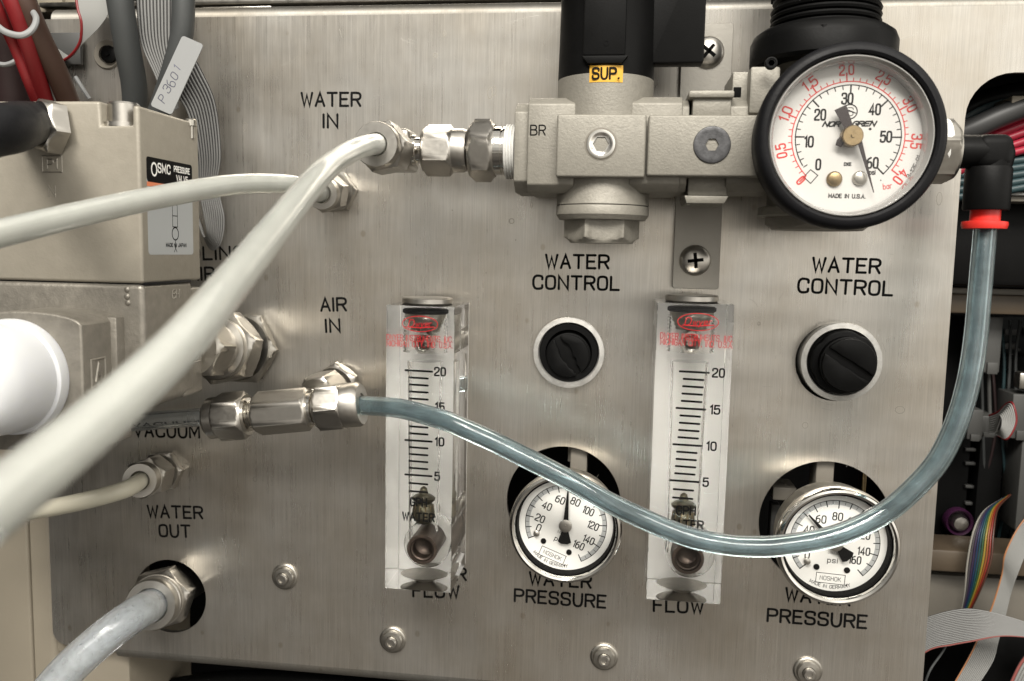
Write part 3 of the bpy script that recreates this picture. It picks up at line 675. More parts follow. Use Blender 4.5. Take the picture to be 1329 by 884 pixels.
kn1 = knob('black slotted knob sitting nearly flush in its round metal bushing', (738, 458), 46.5, 2.5, (737, 462), 4.2, 29, math.radians(-58), 2.2)
kn2 = knob('black slotted knob standing out of a bushing that shows a dark gap on one side', (1092, 470), 51.5, 5.5, (1103, 474), 13, 36, math.radians(-32), .5)
# the second knob has a taller black cap with a flattened rim
c = L(1096, 471, 8); g = G(); rcap = 42 * mmpp(1096, 471, 8)
P = []
for i in range(60):
    a = 2 * PI * i / 60; r_ = rcap * (1 - .05 * max(0, math.cos(a * 5 + .6)) ** 3); P.append((c[0] + r_ * math.cos(a), c[1] + r_ * math.sin(a)))
g.prism(P, 2, 8, .8, 2); part('knob_skirt', g, MS['black'], kn2)

# ================================================================== PRESSURE GAUGES ON THE PANEL
def arc_pts(r, a0, a1, n): return [(r * math.cos(math.radians(a0 + (a1 - a0) * i / n)), r * math.sin(math.radians(a0 + (a1 - a0) * i / n))) for i in range(n + 1)]
def place(c, rot, z):
    cs, sn = math.cos(rot), math.sin(rot); return (Vector((c[0], c[1], z)), Vector((cs, sn, 0)), Vector((-sn, cs, 0)), Vector((0, 0, 1)))
def sub(fr, x, y, ang=0.0, dz=0.0):
    o, u, v, n = fr; cs, sn = math.cos(ang), math.sin(ang)
    return (o + u * x + v * y + n * dz, u * cs + v * sn, v * cs - u * sn, n)
def panel_gauge(label, cpx, rpx, zf, rot, value, back):
    c = L(*cpx, zf); R = rpx * mmpp(*cpx, zf)
    t = thing('pressure_gauge', label, 'gauge', (c[0], c[1], 0), 'small round gauges in the panel cut-outs')
    o = (c[0], c[1], 0)
    g = G(); g.lathe([(4, -6), (4, 9), (R * .86, 9.2), (R * .91, 10.5), (R * .93, 12.5), (R * .93, zf - 6), (R * .97, zf - 4.5)], o, seg=72, cap1=False); part('case', g, MS['steel_dull'], t)
    g = G(); g.lathe([(R * .97, zf - 4.8), (R, zf - 4.2), (R, zf - 1.2), (R * .975, zf - .3), (R * .94, zf), (R * .905, zf - .35), (R * .885, zf - 1.4), (R * .875, zf - 4.5), (R * .90, zf - 4.8)], o, seg=80, loop=True)
    part('bezel', g, MS['chrome'], t)
    g = G(); g.lathe([(R * .872, zf - 5.4), (R * .874, zf - 1.8), (R * .862, zf - 1.8), (R * .845, zf - 5.4)], o, seg=72, cap0=False, cap1=False); part('inner_ring', g, MS['ink'], t)
    zd = zf - 5.5
    g = G(); g.lathe([(R * .87, zd - .6), (R * .87, zd)], o, seg=64); dial = part('dial', g, MS['white'], t)
    fr = place(c, rot, zd + .03); r1 = R * .73; r0 = R * .655
    def th(v): return 225 - 270 * v / 160
    g = G()   # grey band
    n = 60; A_ = arc_pts(r1, 225, -45, n); B_ = arc_pts(r0, 225, -45, n)
    o_, u_, v_, n_ = fr; base = len(g.v)
    for i in range(n + 1): g.v += [o_ + u_ * A_[i][0] + v_ * A_[i][1], o_ + u_ * B_[i][0] + v_ * B_[i][1]]
    for i in range(n): k = base + 2 * i; g.f.append((k, k + 2, k + 3, k + 1))
    part('scale_band', g, MS['band'], dial)
    g = G(); fr2 = sub(fr, 0, 0, 0, .03)
    g.ribbon(arc_pts(r1, 225, -45, 60), .11, .02, fr2); sw = R * .022
    for k in range(0, 33):
        v = k * 5; a = math.radians(th(v)); big = v % 10 == 0; ri = R * (.60 if v % 20 == 0 else .63 if big else .67)
        g.ribbon([(r1 * math.cos(a), r1 * math.sin(a)), (ri * math.cos(a), ri * math.sin(a))], (.17 if big else .07), .03, fr2)
    for v in range(0, 161, 20):
        a = math.radians(th(v)); rt = R * (.455 if v < 100 else .475); s_ = str(v); hh = R * .125
        nx_, ny2 = (rt * math.cos(a) * 1.04, rt * math.sin(a)) if 0 < v < 160 else (R * (-.42 if v == 0 else .36), -R * .26)
        text(g, s_, sub(fr2, nx_, ny2 - hh / 2), hh, .40, width=hh * (.55 if v == 0 else 1.25 if v < 100 else 1.5))
    text(g, 'psi', sub(fr2, 0, -R * .35), R * .085, .24, width=R * .16)
    text(g, '0.100E60', sub(fr2, 0, -R * .20), R * .045, .07, width=R * .17)
    # framed maker name
    yb0 = -R * .63; hw, hh = R * .235, R * .085
    P = [(-hw, -hh), (hw, -hh), (hw, hh), (-hw, hh)]
    g.ribbon([(x, y + yb0) for x, y in P], .10, .02, fr2, closed=True); text(g, 'NOSHOK', sub(fr2, 0, yb0 - R * .035), R * .07, .16, width=R * .34)
    g.ribbon([(hw * 1.14, yb0 - hh), (hw * 1.14 + .05, yb0 - hh)], .3, .02, fr2)
    o2, u2, v2, n2 = fr2
    tt = 'MADE IN GERMANY'; ky = R * .055 / 6; tot = text_w(tt, 1.6) * ky; x = -tot / 2; rr2 = R * .80
    for ch in tt:
        w_ = GL[ch][0] * ky; a = -PI / 2 + (x + w_ / 2) / rr2
        text(g, ch, sub(fr2, rr2 * math.cos(a), rr2 * math.sin(a), a + PI / 2), R * .055, .16); x += w_ + 1.6 * ky
    part('scale_print', g, MS['ink'], dial)
    for x, y in ((-R * .25, -R * .45), (R * .25, -R * .45)):
        g = G(); q = fr[0] + fr[1] * x + fr[2] * y; g.lathe([(R * .05, 0), (R * .05, .35), (R * .03, .5)], q, seg=16); part('dial_rivet', g, MS['ink'], dial)
    q = fr[0] + fr[1] * (-R * .42) + fr[2] * (-R * .36); g = G(); g.lathe([(R * .055, 0), (R * .055, 1.2), (R * .03, 1.5)], q, seg=16); part('stop_pin', g, MS['steel'], dial)
    # needle
    a = math.radians(th(value)); fn = sub(fr, 0, 0, a - PI / 2, 1.3); o3, u3, v3, n3 = fn
    M_ = Matrix((( u3[0], v3[0], n3[0], o3[0]), (u3[1], v3[1], n3[1], o3[1]), (u3[2], v3[2], n3[2], o3[2]), (0, 0, 0, 1)))
    g = G(); g.prism([(-R * .05, 0), (-R * .012, R * .66), (R * .012, R * .66), (R * .05, 0), (R * .05, -R * .08), (R * .12, -R * .30), (R * .06, -R * .34), (-R * .06, -R * .34), (-R * .12, -R * .30), (-R * .05, -R * .08)], 0, .3, M=M_)
    nd = part('needle', g, MS['ink'], t)
    g = G(); g.lathe([(R * .115, .35), (R * .115, .8), (R * .09, 1.0), (R * .03, 1.0), (R * .025, 1.3)], o3 , seg=28); part('needle_hub', g, MS['steel'], nd)
    g = G(); g.lathe([(R * .885, zf - 2.3), (R * .6, zf - 1.9), (R * .2, zf - 1.7)], o, seg=64, cap0=False); part('gauge_glass', g, MS['cover'], t)
    # square-shouldered stem behind
    g = G(); h = L(*back, -3); g.box(h[0] - 3.2, h[0] + 3.2, h[1] - 12, h[1] + 5.5, -14, -3, .5); part('stem', g, MS['greige'], t)
    return t
MS['band'] = mat('grey_scale_band', (.42, .43, .43), .5)
panel_gauge('round gauge with its needle pointing straight up, left of the second flowmeter', (733, 687), 73.5, 26, math.radians(-21), 69, (751, 597))
panel_gauge('round gauge partly crossed by the lowest bend of the blue tube, needle up and left', (1088.5, 711.5), 78.5, 27, math.radians(-3), 52, (1071, 610))

# ================================================================== REGULATOR ASSEMBLY
def vc(px0, px1, py, zc=30.0):
    """centre x, radius for an upright cylinder with these silhouettes; py gives the row"""
    a = L(px0, py, zc); b = L(px1, py, zc); return (a[0] + b[0]) / 2, (b[0] - a[0]) / 2
def Y(px, py, z): return L(px, py, z)[1]
# bracket plate against the panel
br = thing('mounting_bracket', 'flat grey metal bracket strip screwed to the panel behind the regulator assembly', 'bracket', L(905, 360, 0))
g = G(); xa, xb = L(873, 360, 2.6)[0], L(933.5, 360, 2.6)[0]
P = rrect(xa, xb, Y(903, 375, 2.6), Y(903, 240, 2.6), 1.0)
g.prism(P, .3, 2.6, .15, 1); part('lower_strip', g, MS['bracket'], br)
xa, xb = L(884, 80, 2.6)[0], L(950, 80, 2.6)[0]
g = G(); g.prism(rrect(xa, xb, Y(915, 160, 2.6), Y(915, 30, 2.6), .8), .3, 2.6, .15, 1); part('upper_strip', g, MS['bracket'], br)
g = G(); g.box(xa + 1.5, xb - 3, Y(903, 258, 2.6), Y(915, 160, 2.6), 2.4, 14, .6); part('standoff', g, MS['bracket'], br)
phillips(br, 902, 338, 2.6, 20, ang=.12); phillips(br, 919, 68, 2.6, 20.5, ang=.9)
for o in br.children:
    if o.name.startswith('screw'): pass
g = G()   # grey outer edge strip left of upper plate
def hexbottom(g, cx, r, ytop, yflange, ybot, rn):
    pass
# shut-off valve module
sv = thing('shutoff_valve', 'grey cast shut-off valve module with a black cap and yellow label', 'valve', L(780, 190, 30), None)
g = G(); pbox(g, 684, 139, 752, 244, 14, 42, .5); pbox(g, 822, 140, 884, 244, 14, 42, .5)
g2 = G()
x0, x1 = L(670, 190, 38)[0], L(745, 190, 38)[0]; ya, yb2 = Y(700, 247, 38), Y(700, 136, 38); 
def octo(y0, y1, z0, z1, c): return [(y0 + c, z0), (y1 - c, z0), (y1, z0 + c), (y1, z1 - c), (y1 - c * .7, z1), (y0 + c * .7, z1), (y0, z1 - c), (y0, z0 + c)]
def xprism(g, x0, x1, poly, bev=.4):
    b = bmesh.new(); A_ = [b.verts.new((x0, y, z)) for y, z in poly]; B_ = [b.verts.new((x1, y, z)) for y, z in poly]; n = len(poly)
    b.faces.new(A_); b.faces.new(list(reversed(B_)))
    for i in range(n): b.faces.new((A_[i], A_[(i + 1) % n], B_[(i + 1) % n], B_[i]))
    bmesh.ops.recalc_face_normals(b, faces=b.faces)
    if bev: bmesh.ops.bevel(b, geom=[e_ for e_ in b.edges if e_.calc_face_angle(0) > .4], offset=bev, segments=2, affect='EDGES', profile=.5, clamp_overlap=True)
    g.bm(b)
g = G(); xprism(g, L(670, 190, 34)[0], L(688, 190, 34)[0], octo(Y(690, 250, 38), Y(690, 132, 38), 13, 40, 5), .5)
xprism(g, L(685, 190, 42)[0], L(746, 190, 42)[0], octo(Y(700, 252, 34), Y(700, 131, 34), 12, 43, 3.5), .5); part('inlet_port', g, MS['cast'], sv)
g = G(); xprism(g, L(818, 190, 42)[0], L(884, 190, 42)[0], octo(Y(850, 252, 34), Y(850, 130, 34), 12, 43, 3.5), .5); part('outlet_port', g, MS['cast'], sv)
g = G(); pbox(g, 722, 148, 838, 230, 10, 48, .7, 3); 
part('valve_body', g, MS['cast'], sv)
cx, r = vc(724, 848, 125)
g = G(); g.lathe([(r, Y(780, 235, 30)), (r, Y(785, 107, 30))], (cx, 0, 30), (0, 1, 0), 72); part('upper_neck', g, MS['cast'], sv)
# black cap with hood, recess and label window
ycap = Y(785, 107.5, 30); ytop = Y(785, -60, 30)
g = G(); g.lathe([(r * .985, ycap), (r, ycap + .3), (r * .985, ycap + 12), (r * .96, ytop)], (cx, 0, 30), (0, 1, 0), 72)
cap = part('black_cap', g, MS['black'], sv)
zc_ = 30 + r
g = G(); g.prism([(L(755, 77, zc_)[0], Y(785, 73, zc_)), (L(815, 77, zc_)[0], Y(785, 73, zc_)), (L(807, 84, zc_)[0], Y(785, 83, zc_)), (L(763, 84, zc_)[0], Y(785, 83, zc_))], zc_ - 4, zc_ + 1.0, .2); part('hood', g, MS['black'], cap)
for xa_, xb_ in ((768, 802), (756, 766)):
    pass
g = G(); g.box(L(757, 50, zc_)[0], L(812, 50, zc_)[0], Y(785, 72, zc_), ytop, zc_ - 5, zc_ + .35, .5); part('flat_rib', g, MS['black'], cap)
g = G(); g.lathe([(.9, -1), (.9, .1), (.5, .1), (.5, -.8)], L(787, 56, zc_ + .35), seg=20, cap0=False); part('pin_hole', g, MS['void'], cap)
# label wraps the cylinder
g = G(); RL = r + .12; xa_, xb_ = L(765, 95, zc_)[0] - cx, L(808.5, 95, zc_)[0] - cx; y0_, y1_ = Y(787, 106.5, zc_), Y(787, 84.5, zc_)
t0, t1_ = math.asin(xa_ / RL), math.asin(xb_ / RL); rows = []
for i in range(13):
    t_ = t0 + (t1_ - t0) * i / 12; rows.append((cx + RL * math.sin(t_), 30 + RL * math.cos(t_)))
b0 = len(g.v)
for x, z in rows: g.v += [Vector((x, y0_, z)), Vector((x, y1_, z))]
for i in range(12): g.f.append((b0 + 2 * i, b0 + 2 * i + 2, b0 + 2 * i + 3, b0 + 2 * i + 1))
lab = part('label', g, MS['yellow'], cap)
g = G(); text(g, 'SUP.', flat(cx + (xa_ + xb_) / 2 - .1, y0_ + 1.0, zc_ + .17), 3.2, .62, width=8.0); part('printed_text', g, MS['ink'], lab)
# handle tab
g = G(); g.prism(rrect(L(843, 40, 34)[0], L(915, 40, 34)[0], Y(880, 81.5, 34), Y(880, -90, 34), .8), 27, 34, .5); part('handle_tab', g, MS['black'], sv)
# lower bowl and hex nut
cx2, r2 = vc(722, 842, 275)
g = G(); g.lathe([(r2, Y(780, 228, 30)), (r2 * .99, Y(780, 265, 30)), (r2, Y(780, 266, 30)), (r2, Y(780, 267.5, 30))], (cx2, 0, 30), (0, 1, 0), 72); part('lower_neck', g, MS['cast'], sv)
g = G(); g.lathe([(r2 * .99, Y(780, 268.6, 30)), (r2, Y(780, 269.5, 30)), (r2, Y(780, 280, 30)), (r2 * .93, Y(780, 286, 30)), (r2 * .7, Y(780, 287, 30))], (cx2, 0, 30), (0, 1, 0), 72); part('flange', g, MS['cast'], sv)
def hexv(g, cx, px_w, y0, y1, zc=30, rot=PI / 6):
    g.hex((cx, 0, zc), (0, 1, 0), px_w, y0, y1, rot, ch0=True, ch1=False, seg=60)
rh = (L(829, 300, 30)[0] - L(731, 300, 30)[0]) * math.cos(PI / 6)
g = G(); g.hex((cx2, 0, 30), (0, 1, 0), rh, Y(780, 316, 30), Y(780, 285.5, 30), 0.0 + .10, True, False, 60); part('drain_nut', g, MS['cast'], sv)
socket_cap(sv, 780, 187, 48, 19.5, 'socket_screw', 'chrome', 'dark_screw')  # socket lined in a dark colour that imitates shade in the recess
g = G(); q = L(780, 187, 48.02); rr_ = 21.5 * mmpp(780, 187, 48); g.lathe([(rr_, 0), (rr_ * .97, .04), (rr_ * .9, .04), (rr_ * .88, 0)], q, seg=40, cap0=False, cap1=False); part('counterbore', g, MS['greige'], sv)
g = G()
for ch, px in (('B', 692.5), ('R', 703.5)):
    p = L(px, 174, 43.05); text(g, ch, flat(p[0], p[1] - .3, 43.06), 3.0, .42, width=1.9)
part('printed_text', g, MS['ink'], sv)

# spacer between valve and regulator
sc = thing('spacer_module', 'grey cast spacer block with a dark round screw between valve and regulator', 'spacer', L(915, 190, 30))
g = G(); pbox(g, 840.5, 149, 996, 229, 12, 47, .7, 3); part('spacer_body', g, MS['cast'], sc)
g = G(); pbox(g, 899, 125, 949, 152, 22, 43, .4); pbox(g, 894, 117, 953.5, 126.5, 20, 44.5, .6); part('clamp_boss', g, MS['cast'], sc)
g = G(); pbox(g, 893, 228, 944, 254, 22, 40, .4); w_ = part('clamp_wedge', g, MS['cast'], sc)
g = G(); g.prism([(L(888, 253, 42)[0], Y(915, 254, 42)), (L(946, 253, 42)[0], Y(915, 254, 42)), (L(940, 265, 42)[0], Y(915, 264, 42)), (L(891, 265, 42)[0], Y(915, 264, 42))], 20, 42, .3); part('wedge_foot', g, MS['cast'], w_)
g = G(); xprism(g, L(836, 190, 42)[0], L(893, 190, 42)[0], octo(Y(860, 250, 36), Y(860, 132, 36), 14, 42, 3.5), .5); xprism(g, L(944.5, 190, 42)[0], L(1010, 190, 42)[0], octo(Y(960, 250, 36), Y(960, 132, 36), 14, 42, 3.5), .5); part('side_port', g, MS['cast'], sc)
socket_cap(sc, 924, 188, 47, 24, 'round_screw', 'dark_screw', 'shaded_brass', .34, True)

# regulator
rg = thing('pressure_regulator', 'grey cast regulator with ribbed black knob behind the largest gauge', 'regulator', L(1066, 190, 30))
g = G(); pbox(g, 998, 149, 1150, 229, 10, 47, .7, 3); part('regulator_body', g, MS['cast'], rg)
g = G(); xprism(g, L(1130, 190, 38)[0], L(1208, 190, 38)[0], octo(Y(1170, 246, 36), Y(1170, 136, 36), 14, 42, 3.5), .5); part('outlet_port', g, MS['cast'], rg)
g = G(); pbox(g, 950, 93, 985, 147, 16, 38, .5); pbox(g, 973, 86, 1012, 147, 20, 44, .8); part('bonnet_lug', g, MS['cast'], rg)
g = G(); pbox(g, 952, 113, 962, 126, 30, 38.3, .2); part('lug_slot', g, MS['void'], rg)
cx4, r4 = vc(1003, 1140, 25)
g = G(); g.lathe([(r4 * .93, Y(1066, 285, 30)), (r4 * .93, Y(1066, 85, 30))], (cx4, 0, 30), (0, 1, 0), 64); part('neck', g, MS['cast'], rg)
c5, r5 = vc(974, 1163, 66)
g = G(); y0_, y1_ = Y(1070, 88, 30), Y(1070, 42, 30)
g.lathe([(r5 * .96, y0_), (r5, y0_ + 1), (r5, y1_ - 4), (r5 * .96, y1_ - 1.8), (r5 * .86, y1_ - .2), (r5 * .7, y1_ + .3)], (c5, 0, 30), (0, 1, 0), 72)
kc = part('bonnet_cap', g, MS['black'], rg)
g = G()
for a in range(0, 360, 45):
    th_ = math.radians(a + 12); g.tube([Vector((c5 + r5 * .93 * math.cos(th_), y0_ - .5, 30 + r5 * .93 * math.sin(th_))), Vector((c5 + r5 * .93 * math.cos(th_), y1_ - 3, 30 + r5 * .93 * math.sin(th_)))], 1.5, 10, 2)
part('grip_lug', g, MS['black'], kc)
socket_cap(rg, 1001, 82, 50, 8, 'bonnet_screw', 'black')
g = G(); yk = Y(1071, 44, 30); prof = [(r4 * .97, yk - 2)]
for k in range(4): y_ = yk + k * 2.0; prof += [(r4 * 1.02, y_), (r4 * 1.04, y_ + .7), (r4 * 1.02, y_ + 1.3), (r4 * .95, y_ + 1.6)]
prof += [(r4 * .95, yk + 8.4), (r4, yk + 9.2), (r4 * .99, yk + 40)]
g.lathe(prof, (cx4, 0, 30), (0, 1, 0), 72); kb = part('ribbed_knob', g, MS['black'], rg)
g = G()
for i in range(30):
    th_ = 2 * PI * i / 30; p0 = Vector((cx4 + r4 * math.cos(th_), yk + 10.2, 30 + r4 * math.sin(th_))); g.tube([p0, p0 + Vector((0, 28, 0))], .7, 6, 2)
part('knob_knurl', g, MS['black'], kb, kind='stuff')
g = G(); c6, r6 = vc(984, 1140, 276); g.lathe([(r6 * .9, Y(1062, 283, 30)), (r6, Y(1062, 281, 30)), (r6, Y(1062, 271, 30)), (r6 * .97, Y(1062, 270, 30))], (c6, 0, 30), (0, 1, 0), 64); part('flange', g, MS['cast'], rg)
g = G(); g.hex((c6, 0, 30), (0, 1, 0), r6 * 2 * .78, Y(1062, 299, 30), Y(1062, 282, 30), .12, True, False, 60); part('drain_nut', g, MS['cast'], rg)

# the big gauge
gz = 66.0; gc = L(1106, 176, gz); GR = 121 * mmpp(1106, 176, gz)
ga = thing('pressure_gauge', 'large round gauge with black rubber rim and red and black scales', 'gauge', (gc[0], gc[1], 50))
o = (gc[0], gc[1], 0)
g = G(); g.lathe([(GR * .93, gz - 15.5), (GR * .97, gz - 14.5), (GR * .985, gz - 8), (GR, gz - 5), (GR, gz - 2.2), (GR * .975, gz - .8), (GR * .94, gz - .1), (GR * .90, gz), (GR * .873, gz - .5), (GR * .865, gz - 2.0), (GR * .86, gz - 9)], o, seg=96, cap1=False); part('rubber_boot', g, MS['rubber'], ga)
g = G(); g.lathe([(4.0, 44), (4.0, gz - 15)], o, seg=24); part('stem', g, MS['brass'], ga)
MS['acry_ring'] = mat('clear_window_ring', (.42, .41, .39), .08, trans=.45, ior=1.45, spec=.8, coat=.5)
g = G(); g.lathe([(GR * .86, gz - 7), (GR * .864, gz - 1.6), (GR * .85, gz - .9), (GR * .84, gz - .9), (GR * .83, gz - 1.6), (GR * .815, gz - 2.0), (GR * .805, gz - 3), (GR * .80, gz - 6.6)], o, seg=96, loop=True); part('window_rim', g, MS['acry_ring'], ga)
g = G(); g.lathe([(GR * .80, gz - 2.4), (GR * .4, gz - 1.9), (GR * .1, gz - 1.8)], o, seg=72, cap0=False); part('gauge_glass', g, MS['cover'], ga)
zd = gz - 7.0
g = G(); g.lathe([(GR * .83, zd - .8), (GR * .83, zd)], o, seg=80); dial = part('dial', g, MS['dial_face'], ga)
dc = L(1100.5, 178, zd); mp_ = mmpp(1100, 178, zd)
def thb(v): return 225 - 270 * v / 60
R1 = 66 * mp_; R2 = 70.5 * mp_
fb = flat(dc[0], dc[1], zd + .03)
g = G(); g.ribbon(arc_pts(R1, thb(2.5), thb(60), 70), .15, .02, fb)
for k in range(1, 31):
    v = k * 2; a = math.radians(thb(v)); big = v % 10 == 0; ri = R1 - (2.4 if big else 1.1); g.ribbon([(R1 * math.cos(a), R1 * math.sin(a)), (ri * math.cos(a), ri * math.sin(a))], (.22 if big else .14), .03, fb)
for v, px, py in ((0, 1062, 213.5), (10, 1050, 184), (20, 1064.5, 149), (30, 1099.8, 128), (40, 1135.5, 142), (50, 1150, 177.5), (60, 1132.5, 211.5)):
    p = L(px, py, zd); s_ = str(v); hh = 13.0 * mp_; text(g, s_, flat(p[0], p[1] - hh / 2, zd + .04), hh, .52, width=(5.3 * mp_ if v == 0 else 13 * mp_ if v > 10 else 10 * mp_))
# stop pin box at zero, maker name, unit and origin
p = L(1052, 229, zd)
g.ribbon([(-1.9, -.2), (-.1, 1.9), (2.0, .3), (.1, -2.0)], .12, .02, flat(p[0], p[1], zd + .04), closed=True)
for i, (ch, px) in enumerate(zip('NOR', (1070.5, 1078, 1085.5))): q = L(px, 164, zd); text(g, ch, flat(q[0], q[1], zd + .04), 1.25, .42, width=1.25, slant=.35)
for i, (ch, px) in enumerate(zip('GREN', (1108.5, 1116, 1123.5, 1131.5))): q = L(px, 163.5, zd); text(g, ch, flat(q[0], q[1], zd + .04), 1.25, .42, width=1.25, slant=.35)
q = L(1129, 167.5, zd); g.ribbon([(0, 0), (.1, 0)], .35, .03, flat(q[0], q[1], zd + .04))
q = L(1103, 145, zd); g.ribbon([(2.0 * math.cos(2 * PI * k / 24), 2.0 * math.sin(2 * PI * k / 24)) for k in range(24)], .16, .02, flat(q[0], q[1], zd + .04), closed=True)
text(g, 'S', flat(q[0], q[1] - 1.1, zd + .05), 2.2, .2, width=1.8); g.ribbon([(-1.6, .9), (1.6, -.4)], .14, .02, flat(q[0], q[1], zd + .05))
q = L(1100, 215, zd); text(g, 'DXE', flat(q[0], q[1], zd + .04), .8, .26, width=1.9)
q = L(1132, 226.5, zd); text(g, 'psi', flat(q[0], q[1], zd + .04), 1.3, .26, width=1.5)
q = L(1099, 257, zd); text(g, 'MADE IN U.S.A.', flat(q[0], q[1], zd + .04, -.01), 1.05, .26, width=46 * mp_)
q = L(1143, 234, zd); g.ribbon([(0, 0), (.06, 0)], .16, .03, flat(q[0], q[1], zd + .04))
part('scale_print', g, MS['ink'], dial)
g = G(); f2 = flat(dc[0], dc[1], zd + .03)
def thr(v): return 225 - 270 * v / 4.137
g.ribbon(arc_pts(R2, thr(0), thr(4.0), 80), .15, .02, f2)
for k in range(0, 41):
    a = math.radians(thr(k * .1)); big = k % 5 == 0; ro = R2 + (2.3 if big else .95); g.ribbon([(R2 * math.cos(a), R2 * math.sin(a)), (ro * math.cos(a), ro * math.sin(a))], (.20 if big else .13), .03, f2)
for v in ('0', '0.5', '1.0', '1.5', '2.0', '2.5', '3.0', '3.5', '4.0'):
    a = math.radians(thr(float(v))); rr_ = 85 * mp_ if v != '0' else 79 * mp_; hh = 12 * mp_
    fr_ = (f2[0] + f2[1] * rr_ * math.cos(a) + f2[2] * rr_ * math.sin(a), Vector((math.sin(a), -math.cos(a), 0)), Vector((math.cos(a), math.sin(a), 0)), f2[3])
    fr_ = (fr_[0] - fr_[2] * hh / 2, *fr_[1:]); text(g, v, fr_, hh, .46, width=(17 * mp_ if v != '0' else 5 * mp_))
q = L(1152, 245, zd); text(g, 'bar', flat(q[0], q[1], zd + .04, .15), 1.5, .2, width=2.3)
part('red_print', g, MS['dial_red'], dial)
g = G(); arc_text(g, '3-12E-01', dc[0], dc[1], zd + .04, 95 * mp_, math.radians(-24), 1.1, .2, kx=.2, out=False); part('scale_print', g, MS['needle'], dial)
for px, py, rr_ in ((1082.5, 232.5, 10), (1115.5, 231.5, 9.5)):
    q = L(px, py, zd); g = G(); r_ = rr_ * mp_; g.lathe([(r_, 0), (r_, .5), (r_ * .8, 1.1), (r_ * .35, 1.4)], q, seg=28); part('dial_screw', g, MS['steel_dull'] if px > 1100 else MS['brass'], dial)
hz = zd + 2.6; hb = L(1106, 176.5, hz); mq = mmpp(1106, 176, hz)
def ne(px, py): q = L(px, py, hz); return (q[0], q[1])
g = G(); g.prism([ne(1112, 182), ne(1133.5, 250), ne(1134.5, 250), ne(1118, 180)][::1], hz - .15, hz + .15)
g.prism([ne(1101, 176), ne(1110, 172), ne(1098, 136), ne(1083, 143)], hz - .15, hz + .15); g.prism([ne(1104, 170), ne(1096, 187), ne(1092, 191), ne(1085, 188), ne(1087, 181), ne(1094, 174)], hz - .8, hz - .5, .1)
nd = part('needle', g, MS['needle'], ga)
g = G(); r_ = 13.5 * mq; g.lathe([(r_, -2.2), (r_, .7), (r_ * .9, 1.1), (r_ * .2, 1.1), (r_ * .18, 1.5)], hb, seg=40); part('needle_hub', g, MS['brass'], nd)

# ================================================================== OUTLET ELBOW AND ITS COLLAR
zc = 30
el = thing('push_fitting', 'black plastic elbow fitting with a red release collar and a steel hex', 'tube fitting', L(1280, 220, zc))
g = G(); yA = Y(1225, 197, zc)
g.hex((0, yA, zc), (1, 0, 0), (Y(1225, 155, zc) - Y(1225, 238, zc)) * .90, L(1200, 197, zc)[0], L(1237, 197, zc)[0], .3, False, True, 60); part('hex_base', g, MS['steel_dull'], el)
g = G(); g.lathe([(9.0, L(1214, 165, zc)[0]), (9.3, L(1222, 165, zc)[0]), (8.8, L(1227, 165, zc)[0])], (0, yA + 1.2, zc), (1, 0, 0), 40); part('thread_tape', g, MS['ptfe'], el)
re = 21.5 * mmpp(1270, 197, zc); xv, rv = vc(1252, 1311, 245, zc)
g = G(); g.lathe([(re, L(1232, 197, zc)[0]), (re, xv - 1)], (0, yA, zc), (1, 0, 0), 48); g.tube([Vector((xv - 3, yA, zc)), Vector((xv + 1.5, yA, zc)), Vector((xv + 1.5 , yA - 3, zc)), Vector((xv, yA - 8, zc))], re, 40, 6); 
xr = L(1310, 197, zc)[0]
g.box(L(1262, 197, zc)[0], xr, Y(1285, 222, zc), yA + re, zc - re, zc + re, 3.2, 5)
part('elbow_body', g, MS['black'], el)
g = G(); ys0, ys1 = Y(1281, 273, zc), Y(1281, 217, zc); g.lathe([(rv * .97, ys0), (rv, ys0 + .6), (rv, ys1 - .8), (rv * .94, ys1)], (xv, 0, zc), (0, 1, 0), 56); part('elbow_socket', g, MS['black'], el)
g = G(); k_ = mmpp(1278, 285, zc); xcl = L(1278.5, 280, zc)[0]; ya_ = Y(1278, 272, zc); yb_ = Y(1278, 288, zc)
g.lathe([(18 * k_, ya_ + 1), (18 * k_, yb_ + .3), (27 * k_, yb_), (27.5 * k_, yb_ - 1), (26 * k_, Y(1278, 297, zc)), (14.5 * k_, Y(1278, 297, zc)), (14.5 * k_, ya_)], (xcl, 0, zc), (0, 1, 0), 48, loop=True); part('release_collar', g, MS['red'], el)

# ================================================================== COMPRESSION FITTINGS
def comp_nut(g, o, a, af, t0, t1, collar, bore, out=True):
    """hex nut whose free end carries a round collar with a bore"""
    g.hex(o, a, af, t0, t1, 0.25, True, True, 60)
# water inlet elbow
we = thing('elbow_fitting', 'polished steel elbow fitting whose nut holds the thick milky tube beside the engraved inlet text', 'tube fitting', L(512, 195, 30))
zc = 30; nf = L(487.5, 187, 56); ya = Y(575, 195.5, zc)
ex = nf[0]
g = G(); rn = 30.5 * mmpp(487, 187, 56)
g.hex((ex, nf[1], 0), (0, 0, 1), rn * 2.02, 38, 52, .2, True, True, 60); n_ = part('tube_nut', g, MS['steel'], we)
g = G(); g.lathe([(rn * .97, 51.5), (rn * .97, 55.4), (rn * .93, 56), (rn * .51, 56), (rn * .46, 55.4), (rn * .46, 50)], (ex, nf[1], 0), seg=56, cap0=False); part('nut_collar', g, MS['steel'], n_)
g = G(); g.box(ex - 6.5, L(536, 195, zc)[0], ya - 6.8, ya + 6.6, 21, 36, 1.5, 3); g.lathe([(5.6, 34), (5.6, 39)], (ex, nf[1], 0), seg=36); part('elbow_body', g, MS['steel'], we)
X = lambda px: L(px, 195, zc)[0]
hpx = lambda px, h: h * mmpp(px, 195, zc)
